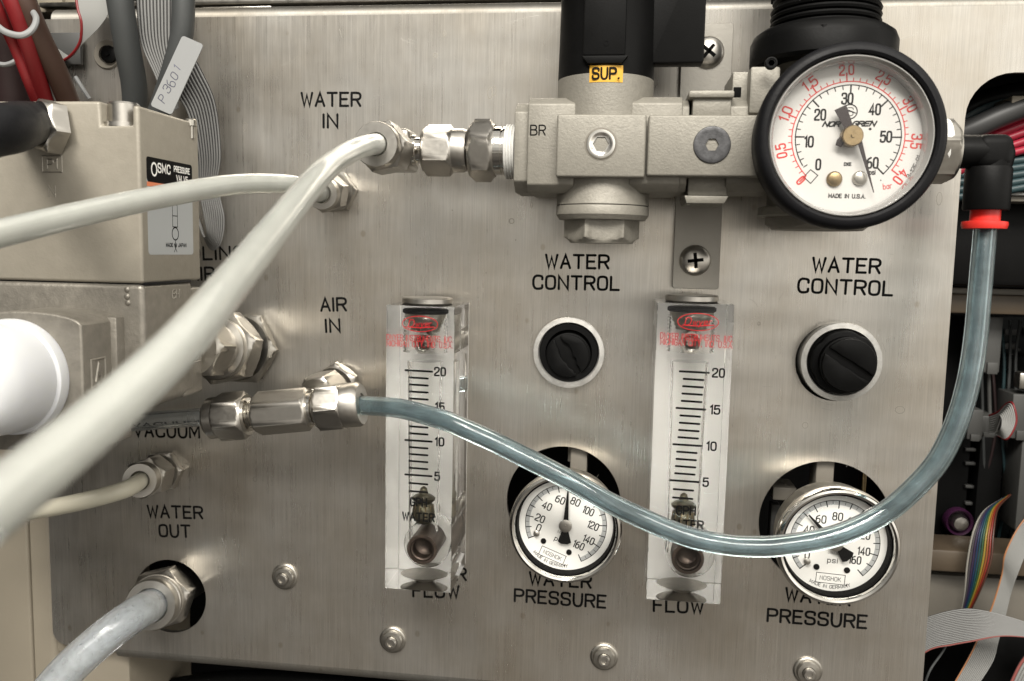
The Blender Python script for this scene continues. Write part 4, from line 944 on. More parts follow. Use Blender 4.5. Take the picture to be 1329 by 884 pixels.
g = G(); g.lathe([(hpx(543, 15), X(534)), (hpx(543, 15), X(536)), (hpx(543, 20), X(536.5)), (hpx(543, 20), X(541)), (hpx(543, 16.5), X(541.5)), (hpx(543, 16.5), X(552))], (0, ya, zc), (1, 0, 0), 48); part('neck', g, MS['chrome'], we)
g = G(); g.hex((0, ya, zc), (1, 0, 0), hpx(570, 58), X(550.5), X(590), -.05, True, True, 60); n2 = part('run_nut', g, MS['steel'], we)
g = G(); r_ = hpx(598, 28); g.lathe([(r_, X(588)), (r_, X(602)), (r_ * .93, X(607)), (r_ * .7, X(608))], (0, ya, zc), (1, 0, 0), 52); part('stamped_collar', g, MS['steel'], n2)
g = G(); g.lathe([(hpx(610, 9), X(604)), (hpx(610, 9), X(614))], (0, ya, zc), (1, 0, 0), 32); part('stub', g, MS['chrome'], we)
ad = thing('adapter_fitting', 'steel hex adapter with white thread tape screwed into the shut-off valve', 'tube fitting', L(640, 195, 30))
g = G(); g.hex((0, ya, zc), (1, 0, 0), hpx(630, 70), X(611), X(643), .22, True, True, 60); part('hex_body', g, MS['steel'], ad)
g = G(); g.lathe([(hpx(650, 31), X(642)), (hpx(650, 31), X(652)), (hpx(650, 29), X(652.5)), (hpx(650, 29), X(654)), (hpx(650, 31), X(654.5)), (hpx(650, 31), X(660))], (0, ya, zc), (1, 0, 0), 52); part('threaded_end', g, MS['chrome'], ad)
g = G(); prof = []
for k in range(4): x_ = 657 + k * 3.6; prof += [(hpx(665, 33), X(x_)), (hpx(665, 35), X(x_ + 1.2)), (hpx(665, 35), X(x_ + 2.4)), (hpx(665, 33), X(x_ + 3.4))]
g.lathe(prof, (0, ya - .3, zc), (1, 0, .01), 52); part('thread_tape', g, MS['ptfe'], ad)
g = G(); p = L(599, 186, zc + 7.1)
for ch, py in (('S', 186), ('W', 195), ('I', 204)):
    pass

def port_fitting(label, base, face, rb, rf, tz, tube_r, hole=False):
    """bulkhead fitting standing out of the panel: back nut, body hex, tube nut"""
    t = thing('bulkhead_fitting', label, 'tube fitting', L(*base, 0))
    zt = tz; b = L(*base, 0); f = L(*face, zt); ax = (f - b).normalized(); ln = (f - b).length
    afb = 2 * rb * mmpp(*base, 2) * .94; aff = 2 * rf * mmpp(*face, zt)
    g = G(); g.hex(b, ax, afb, .0, ln * .22, .1, True, True, 60); part('lock_nut', g, MS['steel'], t)
    g = G(); g.lathe([(afb * .36, ln * .2), (afb * .36, ln * .4)], b, ax, 36); part('thread', g, MS['steel_dull'], t)
    g = G(); g.hex(b, ax, aff * 1.04, ln * .36, ln * .84, .35, True, True, 60); n_ = part('tube_nut', g, MS['steel'], t)
    r = aff / 2
    g = G(); g.lathe([(r * .98, ln * .82), (r * .98, ln * .96), (r * .93, ln), (tube_r * 1.12, ln), (tube_r * 1.02, ln - .5), (tube_r * 1.02, ln - 4)], b, ax, 52, cap0=False); part('nut_collar', g, MS['steel'], n_)
    return f, ax
f2_, ax2 = port_fitting('steel bulkhead fitting just below the inlet elbow, holding the upper milky tube', (438, 249), (417, 251), 26, 22, 21, 3.2)
f3_, ax3 = port_fitting('small steel bulkhead fitting above the water out text, with a thin cream tube', (214, 611), (181, 624), 25, 23.5, 26, 3.3)

# large fitting in the round cut-out
hf_ = thing('hose_fitting', 'large steel hex fitting standing in the lower round cut-out with cloudy hose', 'tube fitting', L(221, 774, 0))
b = L(236, 758, -12); f = L(195, 786, 19); ax = (f - b).normalized(); ln = (f - b).length; r = 34.5 * mmpp(195, 786, 19)
g = G(); g.hex(b, ax, r * 2.1, ln - 17, ln - 6.5, .25, True, True, 60); n_ = part('hose_nut', g, MS['steel'], hf_)
g = G(); g.lathe([(r * .98, ln - 6.8), (r * .98, ln - 4.6), (r * .94, ln - 4.2), (r * .94, ln - 3.8), (r * .98, ln - 3.4), (r * .98, ln - .8), (r * .93, ln), (r * .66, ln), (r * .62, ln - .6), (r * .62, ln - 5)], b, ax, 56, cap0=False); part('nut_collar', g, MS['steel'], n_)
g = G(); g.lathe([(r * .8, -14), (r * .8, ln - 16)], b, ax, 40); part('body', g, MS['steel_dull'], hf_)
b4, ax4, r4h = f.copy(), ax.copy(), r

# vacuum tee
te = thing('tee_fitting', 'steel tee fitting joining the clear tube and the smoky blue tube', 'tube fitting', L(395, 528, 27))
zt = 27; pa = L(302, 540, zt); pb = L(441, 527, zt); ax = (pb - pa).normalized()
def T(px): q = L(px, 541 - (px - 272) * .085, zt); return (q - pa).dot(ax)
def rp(px, h): return h * mmpp(px, 530, zt)
g = G(); g.hex(pa, ax, rp(305, 55), T(283), T(322), .80, True, True, 60); n_ = part('tube_nut', g, MS['steel'], te)
g = G(); r_ = rp(280, 27); g.lathe([(3.6, T(272)), (r_ * .86, T(270.5)), (r_, T(274)), (r_, T(285))], pa, ax, 52); part('nut_collar', g, MS['steel'], n_)
g = G(); prof = [(rp(325, 22), T(320)), (rp(325, 22), T(324))]
for k in range(3): prof += [(rp(328, 19), T(325 + k * 2.4)), (rp(328, 17), T(326.2 + k * 2.4))]
g.lathe(prof + [(rp(328, 17), T(340))], pa, ax, 44); part('threaded_neck', g, MS['chrome'], te)
g = G(); g.hex(pa, ax, rp(370, 50), T(333), T(403), 1.0, True, True, 60); part('hex_body', g, MS['steel_fine'] if 'steel_fine' in MS else MS['steel'], te)
g = G(); g.lathe([(rp(408, 21), T(400)), (rp(408, 21), T(408)), (rp(408, 18), T(409)), (rp(408, 18), T(418))], pa, ax, 44); part('run_neck', g, MS['chrome'], te)
g = G(); g.hex(pa, ax, rp(440, 56), T(413), T(450), .50, True, True, 60); n_ = part('tube_nut', g, MS['steel'], te)
g = G(); r_ = rp(460, 29); g.lathe([(r_, T(448)), (r_, T(466)), (r_ * .9, T(470)), (3.9, T(470)), (3.6, T(468))], pa, ax, 52); part('nut_collar', g, MS['steel'], n_)
# branch to the panel
bb = L(443, 499, 0); bt = pa + ax * T(392) + Vector((0, 1.0, -4)); ax_ = (bt - bb).normalized(); ln = (bt - bb).length
g = G(); g.hex(bb, ax_, 17.0, 0, ln * .2, .5, True, True, 60); part('lock_nut', g, MS['steel'], te)
g = G(); g.hex(bb, ax_, 15.5, ln * .26, ln * .7, .2, True, True, 60); part('branch_nut', g, MS['steel'], te)
g = G(); g.lathe([(5.0, 0), (5.0, ln * .9), (6, ln * .95)], bb, ax_, 36); part('branch_stem', g, MS['chrome'], te)

# large bulkhead between the pilot valve and the panel
bk = thing('bulkhead_fitting', 'large steel bulkhead with two hex nuts between the beige valve and the panel', 'tube fitting', L(318, 452, 0))
b = L(318, 452, 0); f = L(248, 452, 37.5); ax = (f - b).normalized(); ln = (f - b).length
g = G(); g.hex(b, ax, 26, 0, 5.5, .0, True, True, 60); part('lock_nut', g, MS['steel_dull'], bk)
g = G(); g.lathe([(10, 5), (10, 10)], b, ax, 44); part('washer', g, MS['void'], bk)
g = G(); g.hex(b, ax, 24.5, 9.5, 20, .25, True, True, 60); part('body_nut', g, MS['steel'], bk)
g = G(); g.lathe([(11.2, 20), (11.2, 22), (9, 22.5), (9, 26)], b, ax, 44); part('collar', g, MS['steel'], bk)
g = G(); g.hex(b, ax, 20, 25.5, ln, .1, True, True, 60); part('tube_nut', g, MS['steel_dull'], bk)

# ================================================================== PILOT VALVE (beige) at the left
vf, vb = 74.0, 38.0
XS = L(183, 260, vf)[0]                     # its right side plane
pv = thing('pilot_valve', 'beige cast pilot valve block with a silver label on its side', 'valve', (XS - 30, L(100, 260, 56)[1], vb))
xL = L(-190, 260, vf)[0]; yt_ = Y(100, 131, vf); ys_ = Y(120, 367, vf)
nx0_, nx1_ = L(130, 150, vf)[0], L(190, 150, vf)[0]; ny_ = Y(160, 163, vf)
g = G(); g.prism([(xL, ys_ + .15), (XS, ys_ + .15), (XS, yt_ - 1.3), (XS - 2.2, yt_ - 1.3), (XS - 2.2, ny_), (nx0_, ny_), (nx0_, yt_), (xL, yt_)], vb, vf, 1.0, 4)
g.prism([(nx0_ - 2, ny_ - 3), (XS - 1, ny_ - 3), (XS - 1, yt_ - 1.6), (nx0_ - 2, yt_ - 1.6)], vb + .4, vf - 15, .8, 3)
up = part('upper_block', g, MS['valve'], pv)
c = (L(160, 150, vf - 6)[0], 0, vf - 6.5)
g = G(); g.lathe([(6.0, ny_), (6.0, ny_ + 1.4), (4.6, ny_ + 1.6), (4.6, ny_ + 7.0), (4.1, ny_ + 7.6), (2.6, ny_ + 7.6), (2.4, ny_ + 5)], c, (0, 1, 0), 40); part('cap_screw', g, MS['steel'], up)
g = G(); q = LX(250, 172, XS); g.lathe([(1.2, -3), (1.2, 1), (1.9, 1.1), (1.9, 3.0), (1.4, 3.4)], Vector((XS - .6, q[1] + 1, q[2])), (0, 1, 0), 24); part('clip_screw', g, MS['steel_dull'], up)
# label on the side face: frame with u towards the back of the valve (screen right), v up
def side(px, py): q = LX(px, py, XS + .05); return q
s0 = side(193, 330); s1 = side(251, 331); s2 = side(250, 215); s3 = side(193, 203)
zf_, zb_ = s0[2], s1[2]; yb_s = (s0[1] + s1[1]) / 2; yt_s = (s2[1] + s3[1]) / 2
def sp(u0, u1, v0, v1, th_, r=.6):
    # rectangle on the side plane, u 0..1 front to back, v 0..1 bottom to top
    M_ = Matrix(((0, 0, 1, XS), (0, 1, 0, 0), (-1, 0, 0, 0), (0, 0, 0, 1)))
    x0, x1 = -(zf_ + (zb_ - zf_) * u0), -(zf_ + (zb_ - zf_) * u1); y0, y1 = yb_s + (yt_s - yb_s) * v0, yb_s + (yt_s - yb_s) * v1
    gg = G(); gg.prism(rrect(x0, x1, y0, y1, r) if r else [(x0, y0), (x1, y0), (x1, y1), (x0, y1)], -.05, th_, M=M_); return gg
lb = part('label', sp(0, 1, 0, 1, .06, 1.2), MS['sticker'], pv)
part('label_header', sp(.0, 1, .745, 1, .10, 1.0), MS['ink'], lb)
part('label_stripe', sp(.0, 1, .70, .745, .09, 0), MS['orange'], lb)
def sfr(u, v, n=.12):
    return (Vector((XS + n, yb_s + (yt_s - yb_s) * v, zf_ + (zb_ - zf_) * u)), Vector((0, 0, -1)), Vector((0, 1, 0)), Vector((1, 0, 0)))
du = abs(zb_ - zf_)
g = G(); text(g, 'SMC', sfr(.36, .86), 2.6, .5, width=du * .26); text(g, 'PRESSURE', sfr(.76, .895), 1.7, .34, width=du * .36); text(g, 'VALVE', sfr(.76, .80), 1.7, .34, width=du * .26)
o_, u_, v_, n_ = sfr(.15, .88); g.ribbon([(1.5 * math.cos(2 * PI * k / 16), 1.9 * math.sin(2 * PI * k / 16)) for k in range(16)], .3, .02, (o_, u_, v_, n_), closed=True)
part('printed_text', g, MS['white'], lb)
g = G(); fr_ = sfr(.58, .30, .08); hw = du * .055
for y in (0, 3.5, 7): g.ribbon([(-hw, y), (hw, y), (hw, y + 3.5), (-hw, y + 3.5)], .14, .02, fr_, closed=True)
g.ribbon([(-.2, 10.5), (-.2, 13)], .14, .02, fr_); g.ribbon([(-.9, 12), (.9, 13.6)], .14, .02, fr_)
g.ribbon([(2.0 * math.cos(2 * PI * k / 16), -2.2 + 2.0 * math.sin(2 * PI * k / 16)) for k in range(16)], .2, .02, fr_, closed=True)
g.ribbon([(0, -4.2), (0, -6.5)], .14, .02, fr_); g.ribbon([(-.8, -5.6), (.8, -8)], .14, .02, fr_); g.ribbon([(.8, -5.6), (-.8, -8)], .14, .02, fr_)
text(g, 'MADE IN JAPAN', sfr(.60, .085, .08), 1.1, .28, width=du * .46); text(g, 'SET 0.1 MPA', sfr(.30, .655, .08), 1.0, .2, width=du * .4)
part('printed_text', g, MS['ink'], lb)
# embossed letters on the front
g = G(); q = L(68, 219, vf); text(g, 'P1', flat(q[0], q[1], vf), 2.8, .5, hk=.25); g.ribbon([(-3.2, -1.0), (3.2, -1.0), (3.2, 3.8), (-3.2, 3.8)], .2, .25, flat(q[0], q[1], vf), closed=True)
q = L(68, 255, vf); text(g, 'N', flat(q[0], q[1], vf), 3.2, .35, hk=.2)
part('embossed_mark', g, MS['valve_cast'], up)
# lower block with a barrel boss
yl0 = Y(176, 535, vf); XS2 = XS
g = G()
x_l2 = XS - 38
g.prism([(xL, yl0), (XS - 2.5, yl0), (XS, yl0 + 2.5), (XS, ys_ - .15), (xL, ys_ - .15)], vb + 6, vf, 1.6, 4)
g.prism([(XS - 22, Y(230, 520, vb)), (XS - .3, Y(250, 508, vb)), (XS - .3, Y(250, 372, vb)), (XS - 22, Y(250, 372, vb))], vb - 1, vb + 12, 1.2, 3)
lo = part('lower_block', g, MS['valve_cast'], pv)
# boss: a box with an arched roof, standing further out
bf = 92.0; xb1 = L(107, 480, bf)[0]; xb0 = L(-120, 480, bf)[0]; yb1 = Y(107, 423, bf); 
xc = L(35, 480, bf)[0]; ycr = Y(35, 404, bf); P = [(xb1, Y(105, 590, bf)), (xb1, yb1)]
hwid = xb1 - xc
for i in range(1, 16):
    a = PI * i / 16; P.append((xc + hwid * math.cos(a), yb1 + (ycr - yb1) * math.sin(a)))
P += [(xc - hwid, yb1), (xc - hwid, Y(105, 590, bf))]
g = G(); g.prism(P, vf - 6, bf, 3.6, 5); g.prism([(xb1 - 8, Y(105, 560, bf)), (xb1 + 2.0, Y(105, 560, bf)), (xb1 + 2.0, yb1 + 1.5), (xb1 - 8, yb1 + 1.5)], vf - 6, vf + 4, .8, 2)
bs = part('port_boss', g, MS['valve_cast'], pv)
# A plate on the boss side and B plate on the lower block side
def sideplate(px0, py0, px1, py1, x, ch, parent):
    a = LX(px0, py1, x); b_ = LX(px1, py0, x); cz = (a[2] + b_[2]) / 2; cy = (a[1] + b_[1]) / 2; hz_ = abs(a[2] - b_[2]) / 2; hy = abs(a[1] - b_[1]) / 2
    fr_ = (Vector((x + .02, cy, cz)), Vector((0, 0, -1)), Vector((0, 1, 0)), Vector((1, 0, 0)))
    gg = G(); gg.ribbon([(-hz_, -hy), (hz_, -hy), (hz_, hy), (-hz_, hy)], .35, .35, fr_, closed=True)
    text(gg, ch, (fr_[0] - fr_[2] * hy * .65, *fr_[1:]), hy * 1.3, .7, width=hz_ * .9, hk=.4); part('embossed_mark', gg, MS['valve_cast'], parent)
sideplate(119, 464, 136, 503, xb1, 'A', bs); sideplate(241, 443, 259, 473, XS - .3, 'B', lo)
g = G(); q = LX(228, 382, XS); text(g, 'BH', (Vector((XS + .01, q[1] - 1.2, q[2])), Vector((0, 0, -1)), Vector((0, 1, 0)), Vector((1, 0, 0))), 2.6, .35, hk=.2); part('embossed_mark', g, MS['valve_cast'], lo)
for px, py in ((165, 376), (166, 393), (165, 385)):
    g = G(); q = L(px, py, vf); g.lathe([(.9, -.2), (.9, .15), (.6, .45), (.2, .55)], q, seg=16, cap0=False); part('cast_nub', g, MS['valve_cast'], lo)
g = G(); g.box(xL, XS + .12, ys_ - .35, ys_ + .3, vb + 7, vf - 1.2, .1); part('gasket', g, MS['rubber'], pv)
# white cap screwed into the boss
cq = L(8, 491, 96); rc_ = 76 * mmpp(8, 491, 96)
mf = thing('muffler', 'round milky white plastic cap on the port of the beige valve', 'muffler', (cq[0], cq[1], bf))
g = G(); g.lathe([(rc_, bf - .5), (rc_ * 1.01, bf + 1.5), (rc_ * .99, bf + 3.4), (rc_ * .94, bf + 4.0), (rc_ * .93, bf + 9), (rc_ * .90, bf + 14), (rc_ * .83, bf + 18), (rc_ * .70, bf + 20.5), (rc_ * .4, bf + 22)], (cq[0], cq[1], 0), seg=72); part('cap_shell', g, MS['ivory'], mf)
# black cable gland and cable
gl_ = thing('cable_gland', 'black cable bending out of a plated nut on the beige valve face', 'cable', L(75, 160, vf))
b = L(70, 165, vf); d_ = Vector((-.55, .02, 1)).normalized()
g = G(); g.hex(b, d_, 14.5, -1, 4.5, .3, False, True, 48); part('gland_nut', g, MS['steel'], gl_)
g = G(); g.tube([b + d_ * 2, b + d_ * 7, LW(15, 166, 66, 13), LW(-25, 174, 70, 13), LW(-80, 200, 72, 13)], 6.4, 32, 8); part('cable_boot', g, MS['rubber'], gl_)

# ================================================================== TUBES
def hollow(name, label, cat, pts, r, ri, mo, mi, seg=28, sub=10, group=None):
    P = spline(pts, sub); t = thing(name, label, cat, pts[0], group)
    g = G(); g.tube(P, r, seg, raw=True); part('tube_wall', g, MS[mo], t)
    if mi: g = G(); g.tube(P, ri, 20, raw=True); part('tube_bore', g, MS[mi], t)
    return t
pts = [L(455, 526.5, 27), L(472, 526.5, 27.5), L(500, 528, 33), L(528, 532, 38), L(575, 545, 43), L(600, 555, 45), L(640, 573, 46), L(672, 589, 46.5), L(706, 606, 47), L(740, 624, 47), L(770, 641, 47), L(800, 657, 46.5), L(830, 671, 46), L(861, 685, 46),
       L(901, 699, 46), L(942, 707, 46), L(976, 709.5, 46), L(1010, 708.5, 46), L(1064, 700.5, 46), L(1105, 688, 46), L(1146, 667, 45.5), L(1180, 640, 45), L(1216, 600, 43.5), L(1241, 550, 42), L(1257, 496, 40), L(1266, 441, 37), L(1271, 387, 34), L(1275, 340, 32), L(1278.5, 300, 30), L(1279, 275, 30)]
hollow('air_tube', 'smoky blue translucent tube looping from the tee fitting across the gauges to the red collar', 'tube', pts, 3.4, 2.0, 'blue_tube', 'blue_core')
# tube 1: the thick milky one, nearest to the camera
pts = [L(487.5, 187, 50), L(487, 187, 57), LW(466, 192, 28, 6.35), LW(440, 206, 30, 6.35), LW(410, 232, 34, 6.35), LW(350, 306, 42, 6.35), LW(250, 428, 57, 6.35), LW(150, 526, 68, 6.35), LW(60, 602, 78, 6.35), LW(-40, 680, 90, 6.35)]
hollow('thick_tube', 'thick milky white tube nearest the viewer, rising steeply from the corner to the elbow fitting', 'tube', pts, 3.2, 2.0, 'tube_white', 'milk_core', 32)
pts = [L(417, 251, 16), L(412, 250, 24), LW(396, 243.5, 24.3, 6.35), LW(365, 238.5, 25, 6.35), LW(300, 240, 26.8, 6.35), LW(200, 257, 30, 6.35), LW(100, 279, 33.5, 6.35), LW(0, 303, 37.5, 6.35), LW(-80, 322, 41, 6.35)]
hollow('milky_tube', 'milky white tube running level across the beige valve label', 'tube', pts, 3.2, 2.0, 'tube_white', 'milk_core', 28)
pts = [L(184, 622, 20), L(178, 627, 29), L(166, 634, 35), L(145, 641, 39), L(110, 650, 43), L(60, 660, 46), L(0, 668, 49), L(-60, 672, 52)]
hollow('thin_tube', 'cream translucent tube leaving the small fitting over the cream cabinet post', 'tube', pts, 3.1, 1.8, 'tube_cream', 'milk_core', 28)
pts = [b4 + ax4 * (f - b).length * 0 , b4 + ax4 * 5, LW(160, 806, 44, 12.7), LW(125, 834, 46, 12.7), LW(85, 872, 49, 12.7), LW(40, 925, 52, 12.7)]
pts = [b4 - ax4 * 5, b4 + ax4 * 2, L(178, 796, 31), L(152, 814, 38), L(120, 840, 44), L(85, 873, 50), L(40, 925, 56)]
hollow('cloudy_hose', 'cloudy bluish hose with droplets coming out of the large fitting', 'hose', pts, 6.35, 4.5, 'pale_blue_tube', 'pale_core', 36)
pts = [L(274, 541, 27), L(250, 542, 27), L(200, 546, 26), L(150, 550, 24), L(100, 556, 18), L(60, 560, 8), L(40, 562, 3)]
hollow('clear_tube', 'clear tube entering the tee fitting above the vacuum text', 'tube', pts, 3.35, 2.1, 'clear_tube', 'clear_bore')

# ================================================================== CABLES AT THE TOP LEFT
def sheet(g, A_, B_, sub=8, th=.3):
    A_, B_ = (spline(A_, sub), spline(B_, sub)) if sub > 1 else (A_, B_); out = []
    for i, (a, b_) in enumerate(zip(A_, B_)):
        t_ = (A_[min(i + 1, len(A_) - 1)] - A_[max(i - 1, 0)]); n_ = t_.cross(b_ - a)
        n_ = n_.normalized() * th / 2 if n_.length > 1e-9 else Vector((0, 0, th / 2))
        out.append([a + n_, b_ + n_, b_ - n_, a - n_])
    g.rings(out); return g
def strands(name, label, cat, A_, B_, n, mt, sub=8, group=None, mats=None, edge=None, fill=1.0):
    A_, B_ = spline(A_, sub), spline(B_, sub)
    if mats:
        t = thing(name, label, cat, A_[0], group)
        for k in range(n):
            P = [a.lerp(b_, (k + .5) / n) for a, b_ in zip(A_, B_)]; g = G(); r = sum((a - b_).length for a, b_ in zip(A_, B_)) / len(A_) / n / 2 * 1.03
            g.tube(P, r, 8, raw=True); part('wire', g, MS[mats[k % len(mats)]], t)
        return t
    t = thing(name, label, cat, A_[0], group); g = G(); ge = G()
    w = [(a - b_).length for a, b_ in zip(A_, B_)]; r = sum(w) / len(w) / n / 2
    for k in range(n):
        P = [a.lerp(b_, (k + .5) / n) for a, b_ in zip(A_, B_)]
        (ge if edge and k == edge[0] else g).tube(P, r * 1.04 * fill, 8, raw=True)
    part('wires', g, MS[mt], t, kind='stuff')
    if fill < 1: gw = G(); sheet(gw, A_, B_, 1, .25); part('gap_sheet', gw, MS['gap_sheet'], t)  # added dark sheet behind the wires, darkens the gaps between them
    if edge: part('edge_wire', ge, MS[edge[1]], t)
    return t
def cable(name, label, pts, r, mt, cat='cable', group=None, seg=20):
    g = G(); g.tube(pts, r, seg, 8); return solo(name, g, MS[mt], pts[0], label, cat, group)
cable('grey_cable', 'dark grey round cable dropping behind the beige valve beside the small hole', [L(150, -40, 22), L(157, 10, 20), L(165, 60, 16), L(174, 110, 10), L(176, 150, 5)], 4.6, 'grey_cable')
cable('grey_cable', 'dark grey round cable above the white handwritten tag', [L(236, -40, 26), L(238, 0, 26), L(236, 45, 25), L(225, 90, 23), L(205, 150, 18)], 3.9, 'grey_cable')
strands('ribbon_cable', 'grey ribbon cable between the two dark grey cables', 'ribbon cable', [L(176, -30, 16), L(178, 20, 15), L(184, 60, 13), L(205, 108, 10), L(212, 150, 7)], [L(226, -30, 16), L(226, 20, 15), L(226, 60, 14), L(230, 100, 12), L(232, 140, 8)], 11, 'grey_wire', fill=.8)
strands('ribbon_cable', 'grey ribbon cable curving down behind the valve and folding back on itself', 'ribbon cable',
        [L(244, 60, 20), L(262, 92, 18), L(280, 135, 15), L(287, 200, 12), L(283, 240, 9), L(292, 285, 7), L(286, 318, 6), L(272, 322, 3), L(258, 285, 2)],
        [L(214, 92, 20), L(226, 118, 18), L(244, 150, 16), L(254, 200, 13), L(257, 240, 10), L(262, 268, 9), L(268, 300, 8), L(264, 306, 4), L(252, 272, 2)], 10, 'grey_wire', fill=.8)
# handwritten tag
tg = thing('wire_tag', 'white paper tag with handwritten number wrapped round the grey cable', 'tag', L(225, 95, 33))
c = [L(226, 42, 32), L(253.5, 54, 32), L(228, 148, 36), L(195, 137, 36)]
g = G(); u = (c[1] - c[0]).normalized(); v = (c[0] - c[3]).normalized(); n = u.cross(v).normalized(); v = n.cross(u)
w_ = (c[1] - c[0]).length; h_ = (c[0] - c[3]).length; o0 = c[3]
M_ = Matrix(((u[0], v[0], n[0], o0[0]), (u[1], v[1], n[1], o0[1]), (u[2], v[2], n[2], o0[2]), (0, 0, 0, 1)))
g.prism(rrect(0, w_, 0, h_, 1.0), -.35, 0, M=M_); part('paper', g, MS['tag'], tg)
g = G(); rt = random.Random(4)
for ch, fx_ in zip('P3601', (.13, .27, .37, .46, .57)):
    a_ = rt.uniform(-.18, .18); vv = v * math.cos(a_) - u * math.sin(a_); text(g, ch, (o0 + u * w_ * (.58 + rt.uniform(-.06, .06)) + v * h_ * fx_ + n * .02, vv, n.cross(vv), n), rt.uniform(2.6, 3.5), .26, width=1.7 if ch != '1' else .5, slant=.2); part('printed_text', g, MS['pen'], tg)
# flat flex with a red edge, folded down behind
fx = thing('flat_cable', 'wide pale flat cable with a red edge folded over the rail', 'cable', L(120, 20, 12))
g = G(); A_ = [L(96, -30, 12), L(101, 10, 13), L(106, 30, 13), L(104, 54, 11), L(92, 72, 9), L(76, 82, 6)]; B_ = [L(150, -30, 12), L(144, 10, 13), L(130, 34, 12), L(108, 56, 10.5), L(93, 73, 8.5), L(70, 60, 6)]
sheet(g, A_, B_); part('flat_band', g, MS['pale_flex'], fx)
g = G(); g.tube(A_, .55, 8, 8); part('red_edge', g, MS['red_wire'], fx)
g = G(); pbox(g, 52, 42, 104, 84, 3, 5, .5); solo('grey_plate', g, MS['greyplate'], L(78, 63, 5), 'small flat grey plate below the pale flat cable', 'plate')
cable('red_wire', 'thick red wire running beside the brown cable', [L(-5, -40, 44), L(14, 0, 42), L(33, 50, 36), L(48, 95, 28), L(66, 150, 16)], 2.7, 'red_wire', 'wire')
cable('red_wire', 'second red wire nearer the corner of the valve', [L(-25, -30, 44), L(-4, 10, 42), L(20, 60, 32), L(40, 110, 26), L(60, 160, 14)], 2.2, 'red_wire', 'wire')
cable('brown_cable', 'brown cable running down behind the beige valve', [L(18, -40, 40), L(33, 5, 38), L(52, 50, 32), L(74, 95, 24), L(98, 155, 12)], 3.9, 'brown')
cable('white_wire', 'thin white wire behind the red wires', [L(-10, 10, 26), L(12, 50, 25), L(34, 90, 20), L(52, 150, 12)], 1.1, 'tag', 'wire')
cable('dark_cable', 'thick dark maroon cable bundle at the picture corner above the black cable', [L(-20, -30, 20), L(4, 30, 18), L(14, 80, 14), L(22, 160, 8)], 8.0, 'maroon')
def tie(label, pts, w=3.2, th=1.0):
    P = spline(pts, 8); g = G(); rows = []
    for i, p in enumerate(P):
        t_ = (P[min(i + 1, len(P) - 1)] - P[max(i - 1, 0)]).normalized(); o_ = Vector((0, 0, 1)); b_ = t_.cross(o_).normalized(); o_ = b_.cross(t_)
        rows.append([p + b_ * w / 2 * math.cos(a) + o_ * th * math.sin(a) for a in [2 * PI * k / 10 for k in range(10)]])
    g.rings(rows); solo('cable_tie', g, MS['tag'], pts[0], label, 'cable tie', 'white ties round the wire bundle')
tie('white plastic tie looped round the red and brown wires', [L(-8, 30, 47), L(8, 42, 47), L(28, 46, 46), L(42, 38, 44), L(47, 24, 41), L(40, 12, 37)], 2.2)
tie('lower white plastic tie round the dark maroon bundle', [L(-8, 82, 32), L(8, 84, 31), L(22, 78, 30), L(30, 66, 26)], 1.8)
g = G(); c_ = L(143, 71, 1.0)
g.lathe([(3.2, 0), (3.2, 1.2), (2.4, 1.6)], c_, seg=28); g.lathe([(.8, 1.6), (.8, 2.2)], c_, seg=12); solo('black_plug', g, MS['black'], c_, 'small round black plug in the hole behind the grey cable', 'plug')
g = G(); g.tube([L(98, 100, 6), L(108, 116, 6), L(116, 128, 5)], .8, 8, 4); solo('white_wire', g, MS['tag'], L(98, 100, 6), 'frayed white wire end beside the brown cable', 'wire')

# ================================================================== BEHIND THE PANEL, right side
zb = -70
def bb(name, label, cat, px0, py0, px1, py1, z0, z1, mt, bev=.8, group=None, extra=None):
    g = G(); pbox(g, px0, py0, px1, py1, z0, z1, bev)
    if extra: extra(g)
    return solo(name, g, MS[mt], L((px0 + px1) / 2, (py0 + py1) / 2, z1), label, cat, group)
bb('black_cover', 'smooth black cover plate behind the elbow fitting', 'cover', 1200, 262, 1420, 372, -60, -38, 'black', 2.0)
def rail_holes(g): pass
bb('tan_rail', 'tan rail crossing behind the tube, the upper of two', 'rail', 1190, 383, 1440, 409, -72, -50, 'wood', 1.2, 'tan rails behind the panel')
bb('metal_strip', 'thin bright metal strip on top of the upper tan rail', 'strip', 1190, 375, 1440, 384, -72, -52, 'greige', .5)
bb('tan_rail', 'tan rail crossing behind the rainbow cable, the lower of two', 'rail', 1180, 719, 1440, 748, -72, -50, 'wood', 1.2, 'tan rails behind the panel')
bb('metal_chassis', 'dull grey-beige chassis plate under the lower tan rail', 'chassis', 1170, 752, 1460, 812, -84, -60, 'greige', 1)
bb('circuit_box', 'dark box of electronics behind the curve of the blue tube', 'electronics', 1170, 412, 1262, 715, -110, -85, 'dark_conn', 1)
bb('circuit_box', 'tall dark circuit module beside the grey connectors', 'electronics', 1268, 560, 1300, 700, -100, -80, 'dark_conn', 1)
